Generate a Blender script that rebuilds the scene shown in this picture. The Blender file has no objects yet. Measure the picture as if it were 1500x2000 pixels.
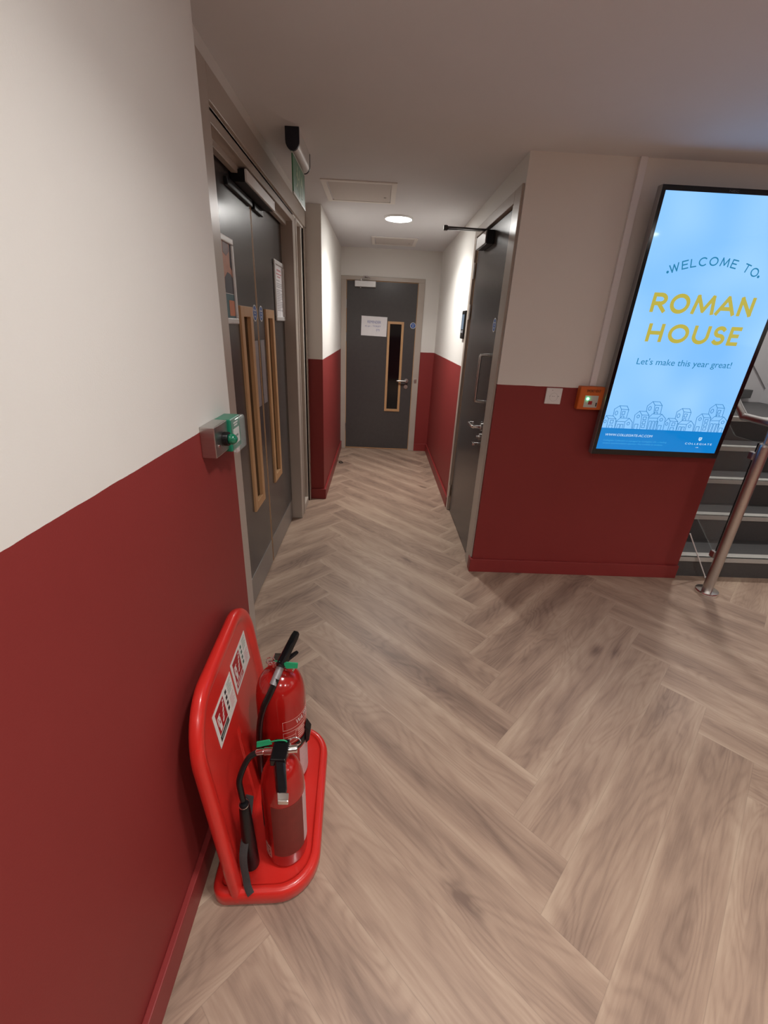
import bpy, bmesh, math, random
from mathutils import Matrix, Vector
PI = math.pi
sc = bpy.context.scene
COL = sc.collection
rnd = random.Random(7)

# ------------------------------------------------------------------ camera
def camera_axes(pit, yaw, rol):
    a, b, c = (math.radians(v) for v in (pit, yaw, rol))
    f = Vector((math.sin(b)*math.cos(a), math.cos(b)*math.cos(a), math.sin(a)))
    r = Vector((math.cos(b), -math.sin(b), 0)); u = r.cross(f)
    return r*math.cos(c)+u*math.sin(c), -r*math.sin(c)+u*math.cos(c), f
R_, U_, F_ = camera_axes(-23.3703, 1.7042, 2.7579)
cam = bpy.data.cameras.new('camera'); co = bpy.data.objects.new('camera', cam); COL.objects.link(co)
co.matrix_world = Matrix(((R_.x, U_.x, -F_.x, 0), (R_.y, U_.y, -F_.y, 0), (R_.z, U_.z, -F_.z, 1.6), (0, 0, 0, 1)))
cam.sensor_fit = 'HORIZONTAL'; cam.sensor_width = 36.0; cam.lens = 841.676*36/1500; cam.clip_start = .02
sc.camera = co

# ------------------------------------------------------------------ world, exposure, lamp strengths
w = bpy.data.worlds.new('world'); sc.world = w; w.use_nodes = True
w.node_tree.nodes['Background'].inputs[0].default_value = (.5, .5, .55, 1)
w.node_tree.nodes['Background'].inputs[1].default_value = 0.05
vs = sc.view_settings
vs.view_transform = 'Standard'; vs.look = 'None'; vs.exposure = 0.0; vs.gamma = 1.0; vs.use_curve_mapping = False
try:
    sc.cycles.max_bounces = 8; sc.cycles.use_denoising = True; sc.cycles.sample_clamp_indirect = 6
except Exception: pass
# (x, y, watts) of the round ceiling downlights
CORRIDOR_LIGHT = (.133, 4.31, 17)
LOBBY_LIGHTS = [(.34, .60, 10), (.34, -.95, 13.5), (1.75, -.95, 25), (4.0, .55, 19), (3.2, -.95, 20)]
STAIR_FILL_LIGHT = (3.1, 3.9, 30)  # added lamp, out of view, put in to brighten the stairs
LIGHT_COLOUR = (1.0, .98, .945)

# ------------------------------------------------------------------ materials
MC = {}
def srgb(r, g, b):
    f = lambda c: (c/255/12.92 if c <= 10 else ((c/255+.055)/1.055)**2.4)
    return (f(r), f(g), f(b), 1)
def mat(name, col, rough=.5, metal=0.0, spec=.5, noise=.0, nscale=60, bump=0.0, bscale=200, emit=None, estr=0, coat=0, trans=0, alpha=1, aniso=None, ior=1.45):
    if name in MC: return MC[name]
    m = bpy.data.materials.new(name); m.use_nodes = True
    nt = m.node_tree; b = nt.nodes['Principled BSDF']
    b.inputs['Base Color'].default_value = col if len(col) == 4 else (*col, 1)
    b.inputs['Roughness'].default_value = rough; b.inputs['Metallic'].default_value = metal
    b.inputs['Specular IOR Level'].default_value = spec; b.inputs['IOR'].default_value = ior
    b.inputs['Coat Weight'].default_value = coat; b.inputs['Coat Roughness'].default_value = .05
    b.inputs['Transmission Weight'].default_value = trans; b.inputs['Alpha'].default_value = alpha
    if emit:
        b.inputs['Emission Color'].default_value = emit; b.inputs['Emission Strength'].default_value = estr
    tc = nt.nodes.new('ShaderNodeTexCoord')
    vec = tc.outputs['Object']
    if aniso:
        mp = nt.nodes.new('ShaderNodeMapping'); mp.inputs['Scale'].default_value = aniso
        nt.links.new(vec, mp.inputs[0]); vec = mp.outputs[0]
    if noise:
        n = nt.nodes.new('ShaderNodeTexNoise'); n.inputs['Scale'].default_value = nscale; n.inputs['Detail'].default_value = 4
        nt.links.new(vec, n.inputs['Vector'])
        mx = nt.nodes.new('ShaderNodeMix'); mx.data_type = 'RGBA'
        c = b.inputs['Base Color'].default_value
        mx.inputs['A'].default_value = (c[0]*(1-noise), c[1]*(1-noise), c[2]*(1-noise), 1)
        mx.inputs['B'].default_value = (min(1, c[0]*(1+noise)), min(1, c[1]*(1+noise)), min(1, c[2]*(1+noise)), 1)
        nt.links.new(n.outputs['Fac'], mx.inputs['Factor']); nt.links.new(mx.outputs['Result'], b.inputs['Base Color'])
    if bump:
        n2 = nt.nodes.new('ShaderNodeTexNoise'); n2.inputs['Scale'].default_value = bscale; n2.inputs['Detail'].default_value = 3
        nt.links.new(vec, n2.inputs['Vector'])
        bp = nt.nodes.new('ShaderNodeBump'); bp.inputs['Strength'].default_value = bump; bp.inputs['Distance'].default_value = .002
        nt.links.new(n2.outputs['Fac'], bp.inputs['Height']); nt.links.new(bp.outputs['Normal'], b.inputs['Normal'])
    MC[name] = m
    return m
def emis(name, col, s=1.0):
    return mat(name, (0, 0, 0, 1), rough=.06, spec=.5, emit=col, estr=s)

DADO = 1.304
def wall_paint():
    m = bpy.data.materials.new('two_tone_wall_paint'); m.use_nodes = True
    nt = m.node_tree; b = nt.nodes['Principled BSDF']; N = nt.nodes.new; L = nt.links.new
    geo = N('ShaderNodeNewGeometry'); sep = N('ShaderNodeSeparateXYZ'); L(geo.outputs['Position'], sep.inputs[0])
    n = N('ShaderNodeTexNoise'); n.inputs['Scale'].default_value = 14; n.inputs['Detail'].default_value = 4; L(geo.outputs['Position'], n.inputs['Vector'])
    ma = N('ShaderNodeMath'); ma.operation = 'MULTIPLY_ADD'; L(n.outputs['Fac'], ma.inputs[0]); ma.inputs[1].default_value = .005; L(sep.outputs['Z'], ma.inputs[2])
    lt = N('ShaderNodeMath'); lt.operation = 'LESS_THAN'; L(ma.outputs[0], lt.inputs[0]); lt.inputs[1].default_value = DADO+.0025
    n2 = N('ShaderNodeTexNoise'); n2.inputs['Scale'].default_value = 3; n2.inputs['Detail'].default_value = 5; L(geo.outputs['Position'], n2.inputs['Vector'])
    mr = N('ShaderNodeMix'); mr.data_type = 'RGBA'; L(n2.outputs['Fac'], mr.inputs['Factor'])
    mr.inputs['A'].default_value = (.215, .024, .022, 1); mr.inputs['B'].default_value = (.24, .029, .027, 1)
    mw = N('ShaderNodeMix'); mw.data_type = 'RGBA'; L(n2.outputs['Fac'], mw.inputs['Factor'])
    mw.inputs['A'].default_value = (.70, .68, .64, 1); mw.inputs['B'].default_value = (.735, .715, .68, 1)
    mx = N('ShaderNodeMix'); mx.data_type = 'RGBA'; L(lt.outputs[0], mx.inputs['Factor'])
    L(mw.outputs['Result'], mx.inputs['A']); L(mr.outputs['Result'], mx.inputs['B']); L(mx.outputs['Result'], b.inputs['Base Color'])
    b.inputs['Roughness'].default_value = .55; b.inputs['Specular IOR Level'].default_value = .35
    n3 = N('ShaderNodeTexNoise'); n3.inputs['Scale'].default_value = 260; n3.inputs['Detail'].default_value = 3; L(geo.outputs['Position'], n3.inputs['Vector'])
    bp = N('ShaderNodeBump'); bp.inputs['Strength'].default_value = .12; bp.inputs['Distance'].default_value = .002
    L(n3.outputs['Fac'], bp.inputs['Height']); L(bp.outputs['Normal'], b.inputs['Normal'])
    return m
M_WALL = wall_paint()
M_RED = mat('red_gloss_paint', (.23, .026, .025), .42, noise=.08, nscale=6, bump=.06, bscale=150)
M_CEIL = mat('ceiling_emulsion', (.71, .715, .73), .85, spec=.2, noise=.03, nscale=4, bump=.1, bscale=220)
M_TRIM = mat('taupe_painted_wood', (.42, .365, .315), .3, noise=.05, nscale=9, bump=.03, bscale=80)
M_DOOR = mat('charcoal_laminate', (.062, .057, .056), .27, noise=.12, nscale=25, spec=.5, bump=.02, bscale=300)
M_OAK = mat('oak_lipping', (.50, .29, .14), .45, noise=.22, nscale=14, aniso=(6, 6, .6), bump=.05, bscale=60)
M_UNLITGLASS = mat('unlit_room_glass', (.004, .004, .005), .06, noise=.3, nscale=5)  # near-black colour stands in for the dark room behind the panes
M_STEEL = mat('brushed_stainless_steel', (.55, .53, .51), .32, 1, noise=.12, nscale=30, aniso=(1, 1, 14))
M_KICK = mat('satin_steel_plate', (.40, .385, .37), .42, .85, noise=.06, nscale=60)
M_CHROME = mat('polished_chrome', (.78, .77, .76), .12, 1, noise=.05, nscale=20)
M_SILVER = mat('silver_painted_metal', (.62, .61, .60), .4, .3, noise=.04, nscale=120)
M_BLACK = mat('black_plastic', (.006, .006, .007), .3, spec=.35, noise=.2, nscale=40)
M_BLACKGLOSS = mat('black_gloss_enamel', (.005, .005, .006), .14, noise=.2, nscale=30)
M_RUBBER = mat('black_rubber', (.007, .007, .007), .3, spec=.45, noise=.2, nscale=80, bump=.1)
M_STRAP = mat('dark_grey_strap', (.045, .045, .045), .7, noise=.25, nscale=120, bump=.3, bscale=500)
M_STAND = mat('red_moulded_plastic', (.58, .022, .016), .3, noise=.06, nscale=12, coat=.25)
M_EXT = mat('red_enamel', (.34, .010, .008), .16, noise=.05, nscale=9, coat=.25)
M_WHITE = mat('white_plastic', (.72, .71, .70), .4, noise=.03, nscale=40)
M_PAPER = mat('white_paper', (.72, .70, .71), .8, noise=.04, nscale=20)
M_LABELW = mat('white_label', (.68, .66, .62), .5, noise=.04, nscale=30)
M_LABELR = mat('label_red', (.36, .012, .016), .5, noise=.08, nscale=30)
M_LABELDK = mat('label_black', (.012, .012, .013), .5, noise=.1, nscale=30)
M_LABELG = mat('label_grey_green', (.30, .36, .31), .6, noise=.2, nscale=90)
M_LABELP = mat('label_pink', (.55, .36, .36), .6, noise=.15, nscale=90)
M_LINE = mat('printed_pale_pink_ink', (.62, .32, .28), .5, noise=.1, nscale=60)
M_BROWN = mat('printed_brown_red_label', (.17, .028, .022), .55, spec=.3, noise=.2, nscale=25)
M_GREEN = mat('green_plastic', (.012, .20, .115), .3, noise=.06, nscale=30)
M_GREENTAG = mat('green_seal_tag', (.012, .30, .13), .45, noise=.08, nscale=50)
M_ORANGE = mat('orange_plastic', (.60, .125, .022), .38, noise=.05, nscale=30)
M_BLUE = mat('blue_sign', (.012, .075, .30), .45, noise=.06, nscale=40)
M_SIGNG = mat('green_exit_panel', (.035, .17, .075), .4, noise=.08, nscale=30)
M_SIGNW = mat('pale_green_pictogram', (.30, .42, .26), .5, noise=.08, nscale=40)
M_VINYL = mat('dark_grey_vinyl', (.060, .058, .058), .5, noise=.3, nscale=160, bump=.08, bscale=250)
M_NOSE = mat('pale_grey_nosing', (.40, .39, .36), .55, noise=.08, nscale=90)
M_GLASS = mat('clear_glass', (.55, .65, .63), .03, alpha=.10, noise=.01)
M_CLEAR = mat('clear_plastic_cover', (.62, .72, .69), .08, alpha=.22, noise=.01)
M_GLEDGE = mat('dark_green_glass_edge', (.01, .018, .018), .1, noise=.1)
M_STAIRW = mat('stairwell_grey_paint', (.55, .54, .55), .6, noise=.04, nscale=5)
M_POSTER = {}

# ------------------------------------------------------------------ mesh helpers
WM = {}
class MB:
    def __init__(s): s.bm = bmesh.new()
    def _tx(s, vs, M):
        if M is not None: bmesh.ops.transform(s.bm, matrix=M, verts=vs)
    def box(s, a, b, M=None, mi=0):
        x0, y0, z0 = (min(a[i], b[i]) for i in range(3)); x1, y1, z1 = (max(a[i], b[i]) for i in range(3))
        v = [s.bm.verts.new(p) for p in ((x0,y0,z0),(x1,y0,z0),(x1,y1,z0),(x0,y1,z0),(x0,y0,z1),(x1,y0,z1),(x1,y1,z1),(x0,y1,z1))]
        for f in ((0,3,2,1),(4,5,6,7),(0,1,5,4),(1,2,6,5),(2,3,7,6),(3,0,4,7)):
            fa = s.bm.faces.new([v[i] for i in f]); fa.material_index = mi
        s._tx(v, M); return s
    def loft(s, rings, cap0=True, cap1=True, M=None, smooth=True, mi=0):
        R = [[s.bm.verts.new(p) for p in r] for r in rings]; n = len(R[0])
        for i in range(len(R)-1):
            for j in range(n):
                k = (j+1) % n
                f = s.bm.faces.new((R[i][j], R[i][k], R[i+1][k], R[i+1][j])); f.smooth = smooth; f.material_index = mi
        for c, r, rev in ((cap0, R[0], True), (cap1, R[-1], False)):
            if c:
                f = s.bm.faces.new(r[::-1] if rev else r); f.material_index = mi
        s._tx([v for r in R for v in r], M); return s
    def lathe(s, prof, c=(0,0,0), n=40, M=None, mi=0, cap0=True, cap1=True):
        rings = [[(c[0]+max(r, 1e-5)*math.cos(2*PI*j/n), c[1]+max(r, 1e-5)*math.sin(2*PI*j/n), c[2]+z) for j in range(n)] for r, z in prof]
        return s.loft(rings, cap0, cap1, M, True, mi)
    def cyl(s, p, q, r, r2=None, n=24, mi=0):
        p, q = Vector(p), Vector(q); d = q-p
        M = Matrix.Translation(p) @ d.to_track_quat('Z', 'Y').to_matrix().to_4x4()
        return s.lathe([(r, 0), (r if r2 is None else r2, d.length)], n=n, M=M, mi=mi)
    def sphere(s, c, r, n=20, sz=1, mi=0):
        prof = [(r*math.sin(PI*i/12), -r*sz*math.cos(PI*i/12)) for i in range(13)]
        return s.lathe(prof, c, n, mi=mi, cap0=False, cap1=False)
    def tube(s, pts, r, n=12, sub=6, mi=0, flat=None, cyc=False):
        P = [Vector(p) for p in pts]
        if sub > 1:
            out = []; m = len(P)
            for i in range(m if cyc else m-1):
                p0, p1, p2, p3 = (P[(i+k) % m] if cyc else P[max(0, min(m-1, i+k))] for k in (-1, 0, 1, 2))
                for t in (j/sub for j in range(sub)):
                    out.append(.5*((2*p1)+(p2-p0)*t+(2*p0-5*p1+4*p2-p3)*t*t+(3*p1-p0-3*p2+p3)*t**3))
            if not cyc: out.append(P[-1])
            P = out
        rings = []; up = Vector((0, 0, 1)); m = len(P)
        T0 = None; nx = None
        for i, p in enumerate(P):
            t = (P[(i+1) % m]-P[i-1]) if (cyc or 0 < i < m-1) else (P[1]-P[0] if i == 0 else P[-1]-P[-2])
            t.normalize()
            if nx is None:
                nx = t.cross(up if abs(t.z) < .95 else Vector((0, 1, 0))).normalized()
            else:
                nx = (nx-t*nx.dot(t)).normalized()
            ny = t.cross(nx)
            rr = r[min(len(r)-1, int(i*len(r)/m))] if isinstance(r, (list, tuple)) else r
            a, b = (rr, rr) if flat is None else flat
            rings.append([tuple(p+nx*(a*math.cos(2*PI*j/n))+ny*(b*math.sin(2*PI*j/n))) for j in range(n)])
        if cyc: rings.append(rings[0])
        return s.loft(rings, not cyc, not cyc, None, True, mi)
    def poly(s, pts, d, M=None, mi=0):
        """flat polygon (list of 3D points) pushed along vector d"""
        d = Vector(d); a = [s.bm.verts.new(p) for p in pts]; b = [s.bm.verts.new(Vector(p)+d) for p in pts]; n = len(a)
        fs = [s.bm.faces.new(a[::-1]), s.bm.faces.new(b)]
        for j in range(n): fs.append(s.bm.faces.new((a[j], a[(j+1) % n], b[(j+1) % n], b[j])))
        for f in fs: f.material_index = mi
        s._tx(a+b, M); return s
    def mesh(s, me, M=None):
        k = len(s.bm.verts); s.bm.from_mesh(me); s.bm.verts.ensure_lookup_table()
        s._tx(s.bm.verts[k:], M); return s
def finish(name, mb, mats, parent=None, bevel=0, seg=2, local=True, sharp=35):
    bm = mb.bm
    if parent is not None and not local:
        bmesh.ops.transform(bm, matrix=WM[parent].inverted(), verts=bm.verts)
    bmesh.ops.recalc_face_normals(bm, faces=bm.faces)
    for e in bm.edges:
        if len(e.link_faces) == 2 and e.calc_face_angle(0) > math.radians(sharp): e.smooth = False
    me = bpy.data.meshes.new(name); bm.to_mesh(me); bm.free()
    for m in (mats if isinstance(mats, (list, tuple)) else [mats]): me.materials.append(m)
    o = bpy.data.objects.new(name, me); COL.objects.link(o)
    if parent is not None:
        o.parent = parent; WM[o] = WM[parent]
    else: WM[o] = Matrix.Identity(4)
    if bevel:
        b = o.modifiers.new('bevel', 'BEVEL'); b.width = bevel; b.segments = seg; b.limit_method = 'ANGLE'; b.angle_limit = math.radians(40)
        b.harden_normals = False
    return o
def thing(name, label, cat, loc=(0,0,0), M=None, group=None):
    o = bpy.data.objects.new(name, None); COL.objects.link(o); o.empty_display_size = .05
    W = Matrix.Translation(loc) if M is None else M
    o.matrix_world = W; WM[o] = W.copy()
    o['label'] = label; o['category'] = cat
    if group: o['group'] = group
    return o
def sthing(name, loc=(0,0,0)):
    o = bpy.data.objects.new(name, None); COL.objects.link(o); o.empty_display_size = .05
    o.matrix_world = Matrix.Translation(loc); WM[o] = Matrix.Translation(loc); o['kind'] = 'structure'
    return o
def tag(o, label, cat, group=None):
    o['label'] = label; o['category'] = cat
    if group: o['group'] = group
    return o
def struct(name, mb, m, bevel=0):
    o = finish(name, mb, m, None, bevel); o['kind'] = 'structure'; return o
def wpart(name, mb, m, parent, bevel=0, label=None, seg=2, sharp=35):
    o = finish(name, mb, m, parent, bevel, seg, local=False, sharp=sharp)
    if label: o['label'] = label
    return o
def lpart(name, mb, m, parent, bevel=0, label=None, seg=2, sharp=35):
    o = finish(name, mb, m, parent, bevel, seg, local=True, sharp=sharp)
    if label: o['label'] = label
    return o
def text_mesh(body, size, bold=0.0, align='LEFT', ext=.0002, space=1.0, shear=0, fit=None):
    cu = bpy.data.curves.new('t', 'FONT'); cu.body = body; cu.size = size; cu.align_x = align; cu.offset = bold; cu.extrude = ext
    cu.space_character = space; cu.shear = shear; cu.resolution_u = 4
    ob = bpy.data.objects.new('t', cu); COL.objects.link(ob)
    dg = bpy.context.evaluated_depsgraph_get(); me = bpy.data.meshes.new_from_object(ob.evaluated_get(dg))
    bpy.data.objects.remove(ob); bpy.data.curves.remove(cu)
    if fit:   # (width, height) of the inked box, origin moved to its lower-left corner
        xs = [v.co.x for v in me.vertices]; ys = [v.co.y for v in me.vertices]
        x0, x1, y0, y1 = min(xs), max(xs), min(ys), max(ys)
        sx = fit[0]/(x1-x0) if fit[0] else 1; sy = fit[1]/(y1-y0) if fit[1] else sx
        if not fit[0]: sx = sy
        for v in me.vertices: v.co.x = (v.co.x-x0)*sx; v.co.y = (v.co.y-y0)*sy
    return me
def frame_M(o, x, y):
    """matrix with local x,y axes in world directions x,y at o"""
    x = Vector(x).normalized(); y = Vector(y).normalized(); z = x.cross(y)
    return Matrix(((x.x, y.x, z.x, o[0]), (x.y, y.y, z.y, o[1]), (x.z, y.z, z.z, o[2]), (0, 0, 0, 1)))
def ribbon(mb, pts, wd, close=False, th=.0004):
    """flat line of width wd through 2D points, in local xy"""
    P = [Vector((p[0], p[1])) for p in pts]
    segs = list(zip(P, P[1:]))+([(P[-1], P[0])] if close else [])
    for a, b in segs:
        d = b-a
        if d.length < 1e-6: continue
        d.normalize(); n = Vector((-d.y, d.x))*wd/2; e = d*wd*.4
        q = [a-e+n, a-e-n, b+e-n, b+e+n]
        mb.poly([(v.x, v.y, 0) for v in q], (0, 0, th))
    return mb
def circ(cx, cy, r, n=24, ry=None):
    return [(cx+r*math.cos(2*PI*i/n), cy+(ry or r)*math.sin(2*PI*i/n)) for i in range(n)]

# ------------------------------------------------------------------ room dimensions
ZC = 2.437; XL = -.4885; YL = 1.464; XC = -.481; XR = .728; YR = 2.694; YE = 5.93; YP = 3.99; XT = 2.228; XD = -.615

# ------------------------------------------------------------------ floor: herringbone planks
def wood_floor():
    m = bpy.data.materials.new('herringbone_oak_planks'); m.use_nodes = True
    nt = m.node_tree; b = nt.nodes['Principled BSDF']; N = nt.nodes.new; L = nt.links.new
    uv = N('ShaderNodeUVMap'); uv.uv_map = 'plank'
    at = N('ShaderNodeAttribute'); at.attribute_name = 'rnd'
    sep = N('ShaderNodeSeparateXYZ'); L(uv.outputs[0], sep.inputs[0])
    sr = N('ShaderNodeSeparateXYZ'); L(at.outputs['Vector'], sr.inputs[0])
    def math_(op, a, b_=None, c=None):
        n = N('ShaderNodeMath'); n.operation = op
        for i, v in enumerate((a, b_, c)):
            if v is None: continue
            if isinstance(v, (int, float)): n.inputs[i].default_value = v
            else: L(v, n.inputs[i])
        return n.outputs[0]
    def comb(x, y, z):
        n = N('ShaderNodeCombineXYZ')
        for i, v in enumerate((x, y, z)):
            if isinstance(v, (int, float)): n.inputs[i].default_value = v
            else: L(v, n.inputs[i])
        return n.outputs[0]
    U, V = sep.outputs['X'], sep.outputs['Y']; off = math_('MULTIPLY', sr.outputs['X'], 80.0); off2 = math_('MULTIPLY', sr.outputs['Y'], 50.0)
    def noise(su, sv, detail=4, rough=.55, dist=0, z=0.0):
        n = N('ShaderNodeTexNoise'); n.inputs['Scale'].default_value = 1; n.inputs['Detail'].default_value = detail
        n.inputs['Roughness'].default_value = rough; n.inputs['Distortion'].default_value = dist
        L(comb(math_('MULTIPLY_ADD', U, su, off), math_('MULTIPLY_ADD', V, sv, off2), z), n.inputs['Vector']); return n.outputs['Fac']
    broad = noise(1.7, 9, 3, .5, .4)            # lighter and darker bands along the plank
    fine = noise(9, 150, 5, .7, .3, 3.3)        # fine fibres
    mid = noise(3.2, 34, 4, .6, .8, 7.7)
    # cathedral grain: rings of a stretched noise
    g = noise(1.1, 5.5, 2, .4, .6, 11.0)
    ring = math_('SINE', math_('MULTIPLY', g, 125.0)); ring = math_('MULTIPLY_ADD', ring, .5, .5); ring = math_('POWER', ring, 2.0)
    # knots
    vo = N('ShaderNodeTexVoronoi'); vo.inputs['Scale'].default_value = 1; vo.inputs['Randomness'].default_value = 1
    L(comb(math_('MULTIPLY_ADD', U, 1.5, off), math_('MULTIPLY_ADD', V, 4.2, off2), 0.0), vo.inputs['Vector'])
    kn = N('ShaderNodeMapRange'); kn.inputs['From Min'].default_value = .015; kn.inputs['From Max'].default_value = .16; kn.inputs['To Min'].default_value = 1; kn.inputs['To Max'].default_value = 0
    L(math_('ADD', vo.outputs['Distance'], math_('MULTIPLY_ADD', mid, .12, -.06)), kn.inputs['Value'])
    sel = math_('GREATER_THAN', math_('FRACT', math_('MULTIPLY', vo.outputs['Color'], 1.0)), .3)
    ramp = N('ShaderNodeValToRGB'); cr = ramp.color_ramp
    cr.elements[0].position = .22; cr.elements[0].color = (.175, .114, .086, 1)
    cr.elements[1].position = .78; cr.elements[1].color = (.475, .358, .265, 1)
    e = cr.elements.new(.50); e.color = (.340, .236, .173, 1)
    t = math_('MULTIPLY_ADD', broad, .64, math_('MULTIPLY_ADD', fine, .26, math_('MULTIPLY_ADD', mid, .26, -.05)))
    edge = math_('POWER', math_('ABSOLUTE', math_('MULTIPLY_ADD', V, 2/.1991, -1.0)), 2.5)
    t = math_('ADD', t, math_('MULTIPLY_ADD', sr.outputs['Z'], .12, math_('MULTIPLY_ADD', edge, .17, -.115)))
    t = math_('ADD', t, math_('MULTIPLY', ring, -.075))
    t = math_('ADD', t, math_('MULTIPLY', math_('MULTIPLY', math_('POWER', kn.outputs[0], 1.6), sel), -.50))
    L(t, ramp.inputs[0])
    # seams between the planks
    wv = math_('MINIMUM', V, math_('SUBTRACT', .1991, V)); wu = math_('MINIMUM', U, math_('SUBTRACT', 1.3222, U))
    sm = math_('LESS_THAN', math_('MINIMUM', wv, wu), .0011)
    mx = N('ShaderNodeMix'); mx.data_type = 'RGBA'; L(math_('MULTIPLY', sm, .25), mx.inputs['Factor']); L(ramp.outputs[0], mx.inputs['A']); mx.inputs['B'].default_value = (.11, .075, .058, 1)
    L(mx.outputs['Result'], b.inputs['Base Color'])
    b.inputs['Roughness'].default_value = .46; b.inputs['Specular IOR Level'].default_value = .42
    bp = N('ShaderNodeBump'); bp.inputs['Strength'].default_value = .12; bp.inputs['Distance'].default_value = .001
    L(math_('ADD', fine, math_('MULTIPLY', sm, -1.0)), bp.inputs['Height']); L(bp.outputs['Normal'], b.inputs['Normal'])
    return m
def build_floor():
    bm = bmesh.new(); uvl = bm.loops.layers.uv.new('plank'); rl = bm.faces.layers.float_vector.new('rnd')
    s = .1408; W = .1991; L = 6.64; x0, y0 = .548, .701
    for m in range(-2, 3):
        for k in range(-40, 41):
            for kind in 'AB':
                if kind == 'A':
                    pa, pb = -k-L-m*L, -k-m*L; qa, qb = k-m*L, k+1-m*L
                else:
                    pa, pb = -k-L-1-m*L, -k-L-m*L; qa, qb = k+1-L-m*L, k+1-m*L
                cs = [(pa, qa), (pb, qa), (pb, qb), (pa, qb)]
                pts = [(x0+s*(p+q), y0+s*(q-p)) for p, q in cs]
                if max(p[0] for p in pts) < -.9 or min(p[0] for p in pts) > 4.6 or max(p[1] for p in pts) < -3.2 or min(p[1] for p in pts) > 6.4: continue
                f = bm.faces.new([bm.verts.new((x, y, 0)) for x, y in pts])
                ll, ww = L*W, W
                uvs = [(0, 0), (ll, 0), (ll, ww), (0, ww)] if kind == 'A' else [(0, 0), (0, ww), (ll, ww), (ll, 0)]
                if rnd.random() < .5: uvs = [(ll-a, ww-b) for a, b in uvs]
                for lp, u in zip(f.loops, uvs): lp[uvl].uv = u
                f[rl] = (rnd.random(), rnd.random(), rnd.random())
    for co_, no in (((-.95, 0, 0), (-1, 0, 0)), ((4.5, 0, 0), (1, 0, 0)), ((0, -3.1, 0), (0, -1, 0)), ((0, 6.2, 0), (0, 1, 0))):
        bmesh.ops.bisect_plane(bm, geom=bm.verts[:]+bm.edges[:]+bm.faces[:], plane_co=co_, plane_no=no, clear_outer=True)
    for f in bm.faces:
        if f.normal.z < 0: f.normal_flip()
    me = bpy.data.meshes.new('floor'); bm.to_mesh(me); bm.free(); me.materials.append(wood_floor())
    o = bpy.data.objects.new('floor', me); COL.objects.link(o); o['kind'] = 'structure'
build_floor()

# ------------------------------------------------------------------ walls and ceiling
struct('ceiling', MB().box((-.95, -3.1, ZC), (4.5, YR+.2, ZC+.12)).box((-.95, YR+.2, ZC), (XR+.25, 6.2, ZC+.12)), M_CEIL)
struct('wall_left', MB().box((-.95, -3.1, 0), (XL, YL, ZC)), M_WALL)
struct('wall_doorway', MB().box((-.95, YL, 0), (XD, 1.84, ZC)).box((-.95, 1.84, 2.26), (XD, YP, ZC)).box((-.95, 3.93, 0), (XD, YP, 2.26))
       .box((-.95, 1.84, 0), (-.80, 3.93, 2.26)), M_WALL)
struct('wall_corridor_left', MB().box((-.95, YP, 0), (XC, YE, ZC)), M_WALL)
DX0, DX1, DZ = -.416, .468, 2.094       # end door leaf
struct('wall_end', MB().box((-.95, YE, 0), (DX0-.02, YE+.2, ZC)).box((DX1+.02, YE, 0), (XR+.2, YE+.2, ZC)).box((DX0-.02, YE, DZ+.02), (DX1+.02, YE+.2, ZC))
       .box((DX0-.02, YE+.1, 0), (DX1+.02, YE+.2, DZ+.02)), M_WALL)
RY0, RY1, RZ = 2.875, 3.80, 2.235       # right-hand corridor door
struct('wall_corridor_right', MB().box((XR, RY1+.02, 0), (XR+.2, YE, ZC)).box((XR, YR+.2, RZ+.02), (XR+.2, RY1+.02, ZC)).box((XR+.09, YR+.2, 0), (XR+.2, RY1+.02, RZ+.02)), M_WALL)
struct('wall_front', MB().box((XR, YR, 0), (XT, YR+.2, ZC)).box((XT, YR, 2.437), (4.5, YR+.2, 4.0)), M_WALL)
struct('wall_right', MB().box((4.4, -3.1, 0), (4.6, YR+.2, ZC)), M_WALL)
struct('wall_back', MB().box((-.95, -3.2, 0), (4.5, -3.0, ZC)), M_WALL)
struct('wall_stair_left', MB().box((XT-.2, YR+.2, 0), (XT, 5.2, 4.0)), M_STAIRW)
struct('wall_stair_back', MB().box((XT-.2, 5.0, 0), (4.6, 5.2, 4.0)), M_STAIRW)
struct('wall_stair_right', MB().box((4.4, YR+.2, 0), (4.6, 5.0, 4.0)), M_STAIRW)
struct('ceiling_stairwell', MB().box((XT-.2, YR, 4.0), (4.6, 5.2, 4.1)), M_CEIL)

T = .018; HB = .102
struct('baseboard_left', MB().box((XL, -3, 0), (XL+T, YL, HB)).box((XD+.02, YL, 0), (XL+T, YL+T, HB)), M_RED, .003)
struct('baseboard_corridor_left', MB().box((XC, YP, 0), (XC+T, YE, HB)).box((XD+.0, YP-T, 0), (XC+T, YP, HB)), M_RED, .003)
struct('baseboard_end', MB().box((.545, YE-T, 0), (XR-T, YE, HB)), M_RED, .003)
struct('baseboard_corridor_right', MB().box((XR-T, RY1+.075, 0), (XR, YE, HB)), M_RED, .003)
struct('baseboard_front', MB().box((XR-T, YR-T, 0), (XT, YR, HB)).box((XR-T, YR, 0), (XR, YR+.05, HB)), M_RED, .003)

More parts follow.
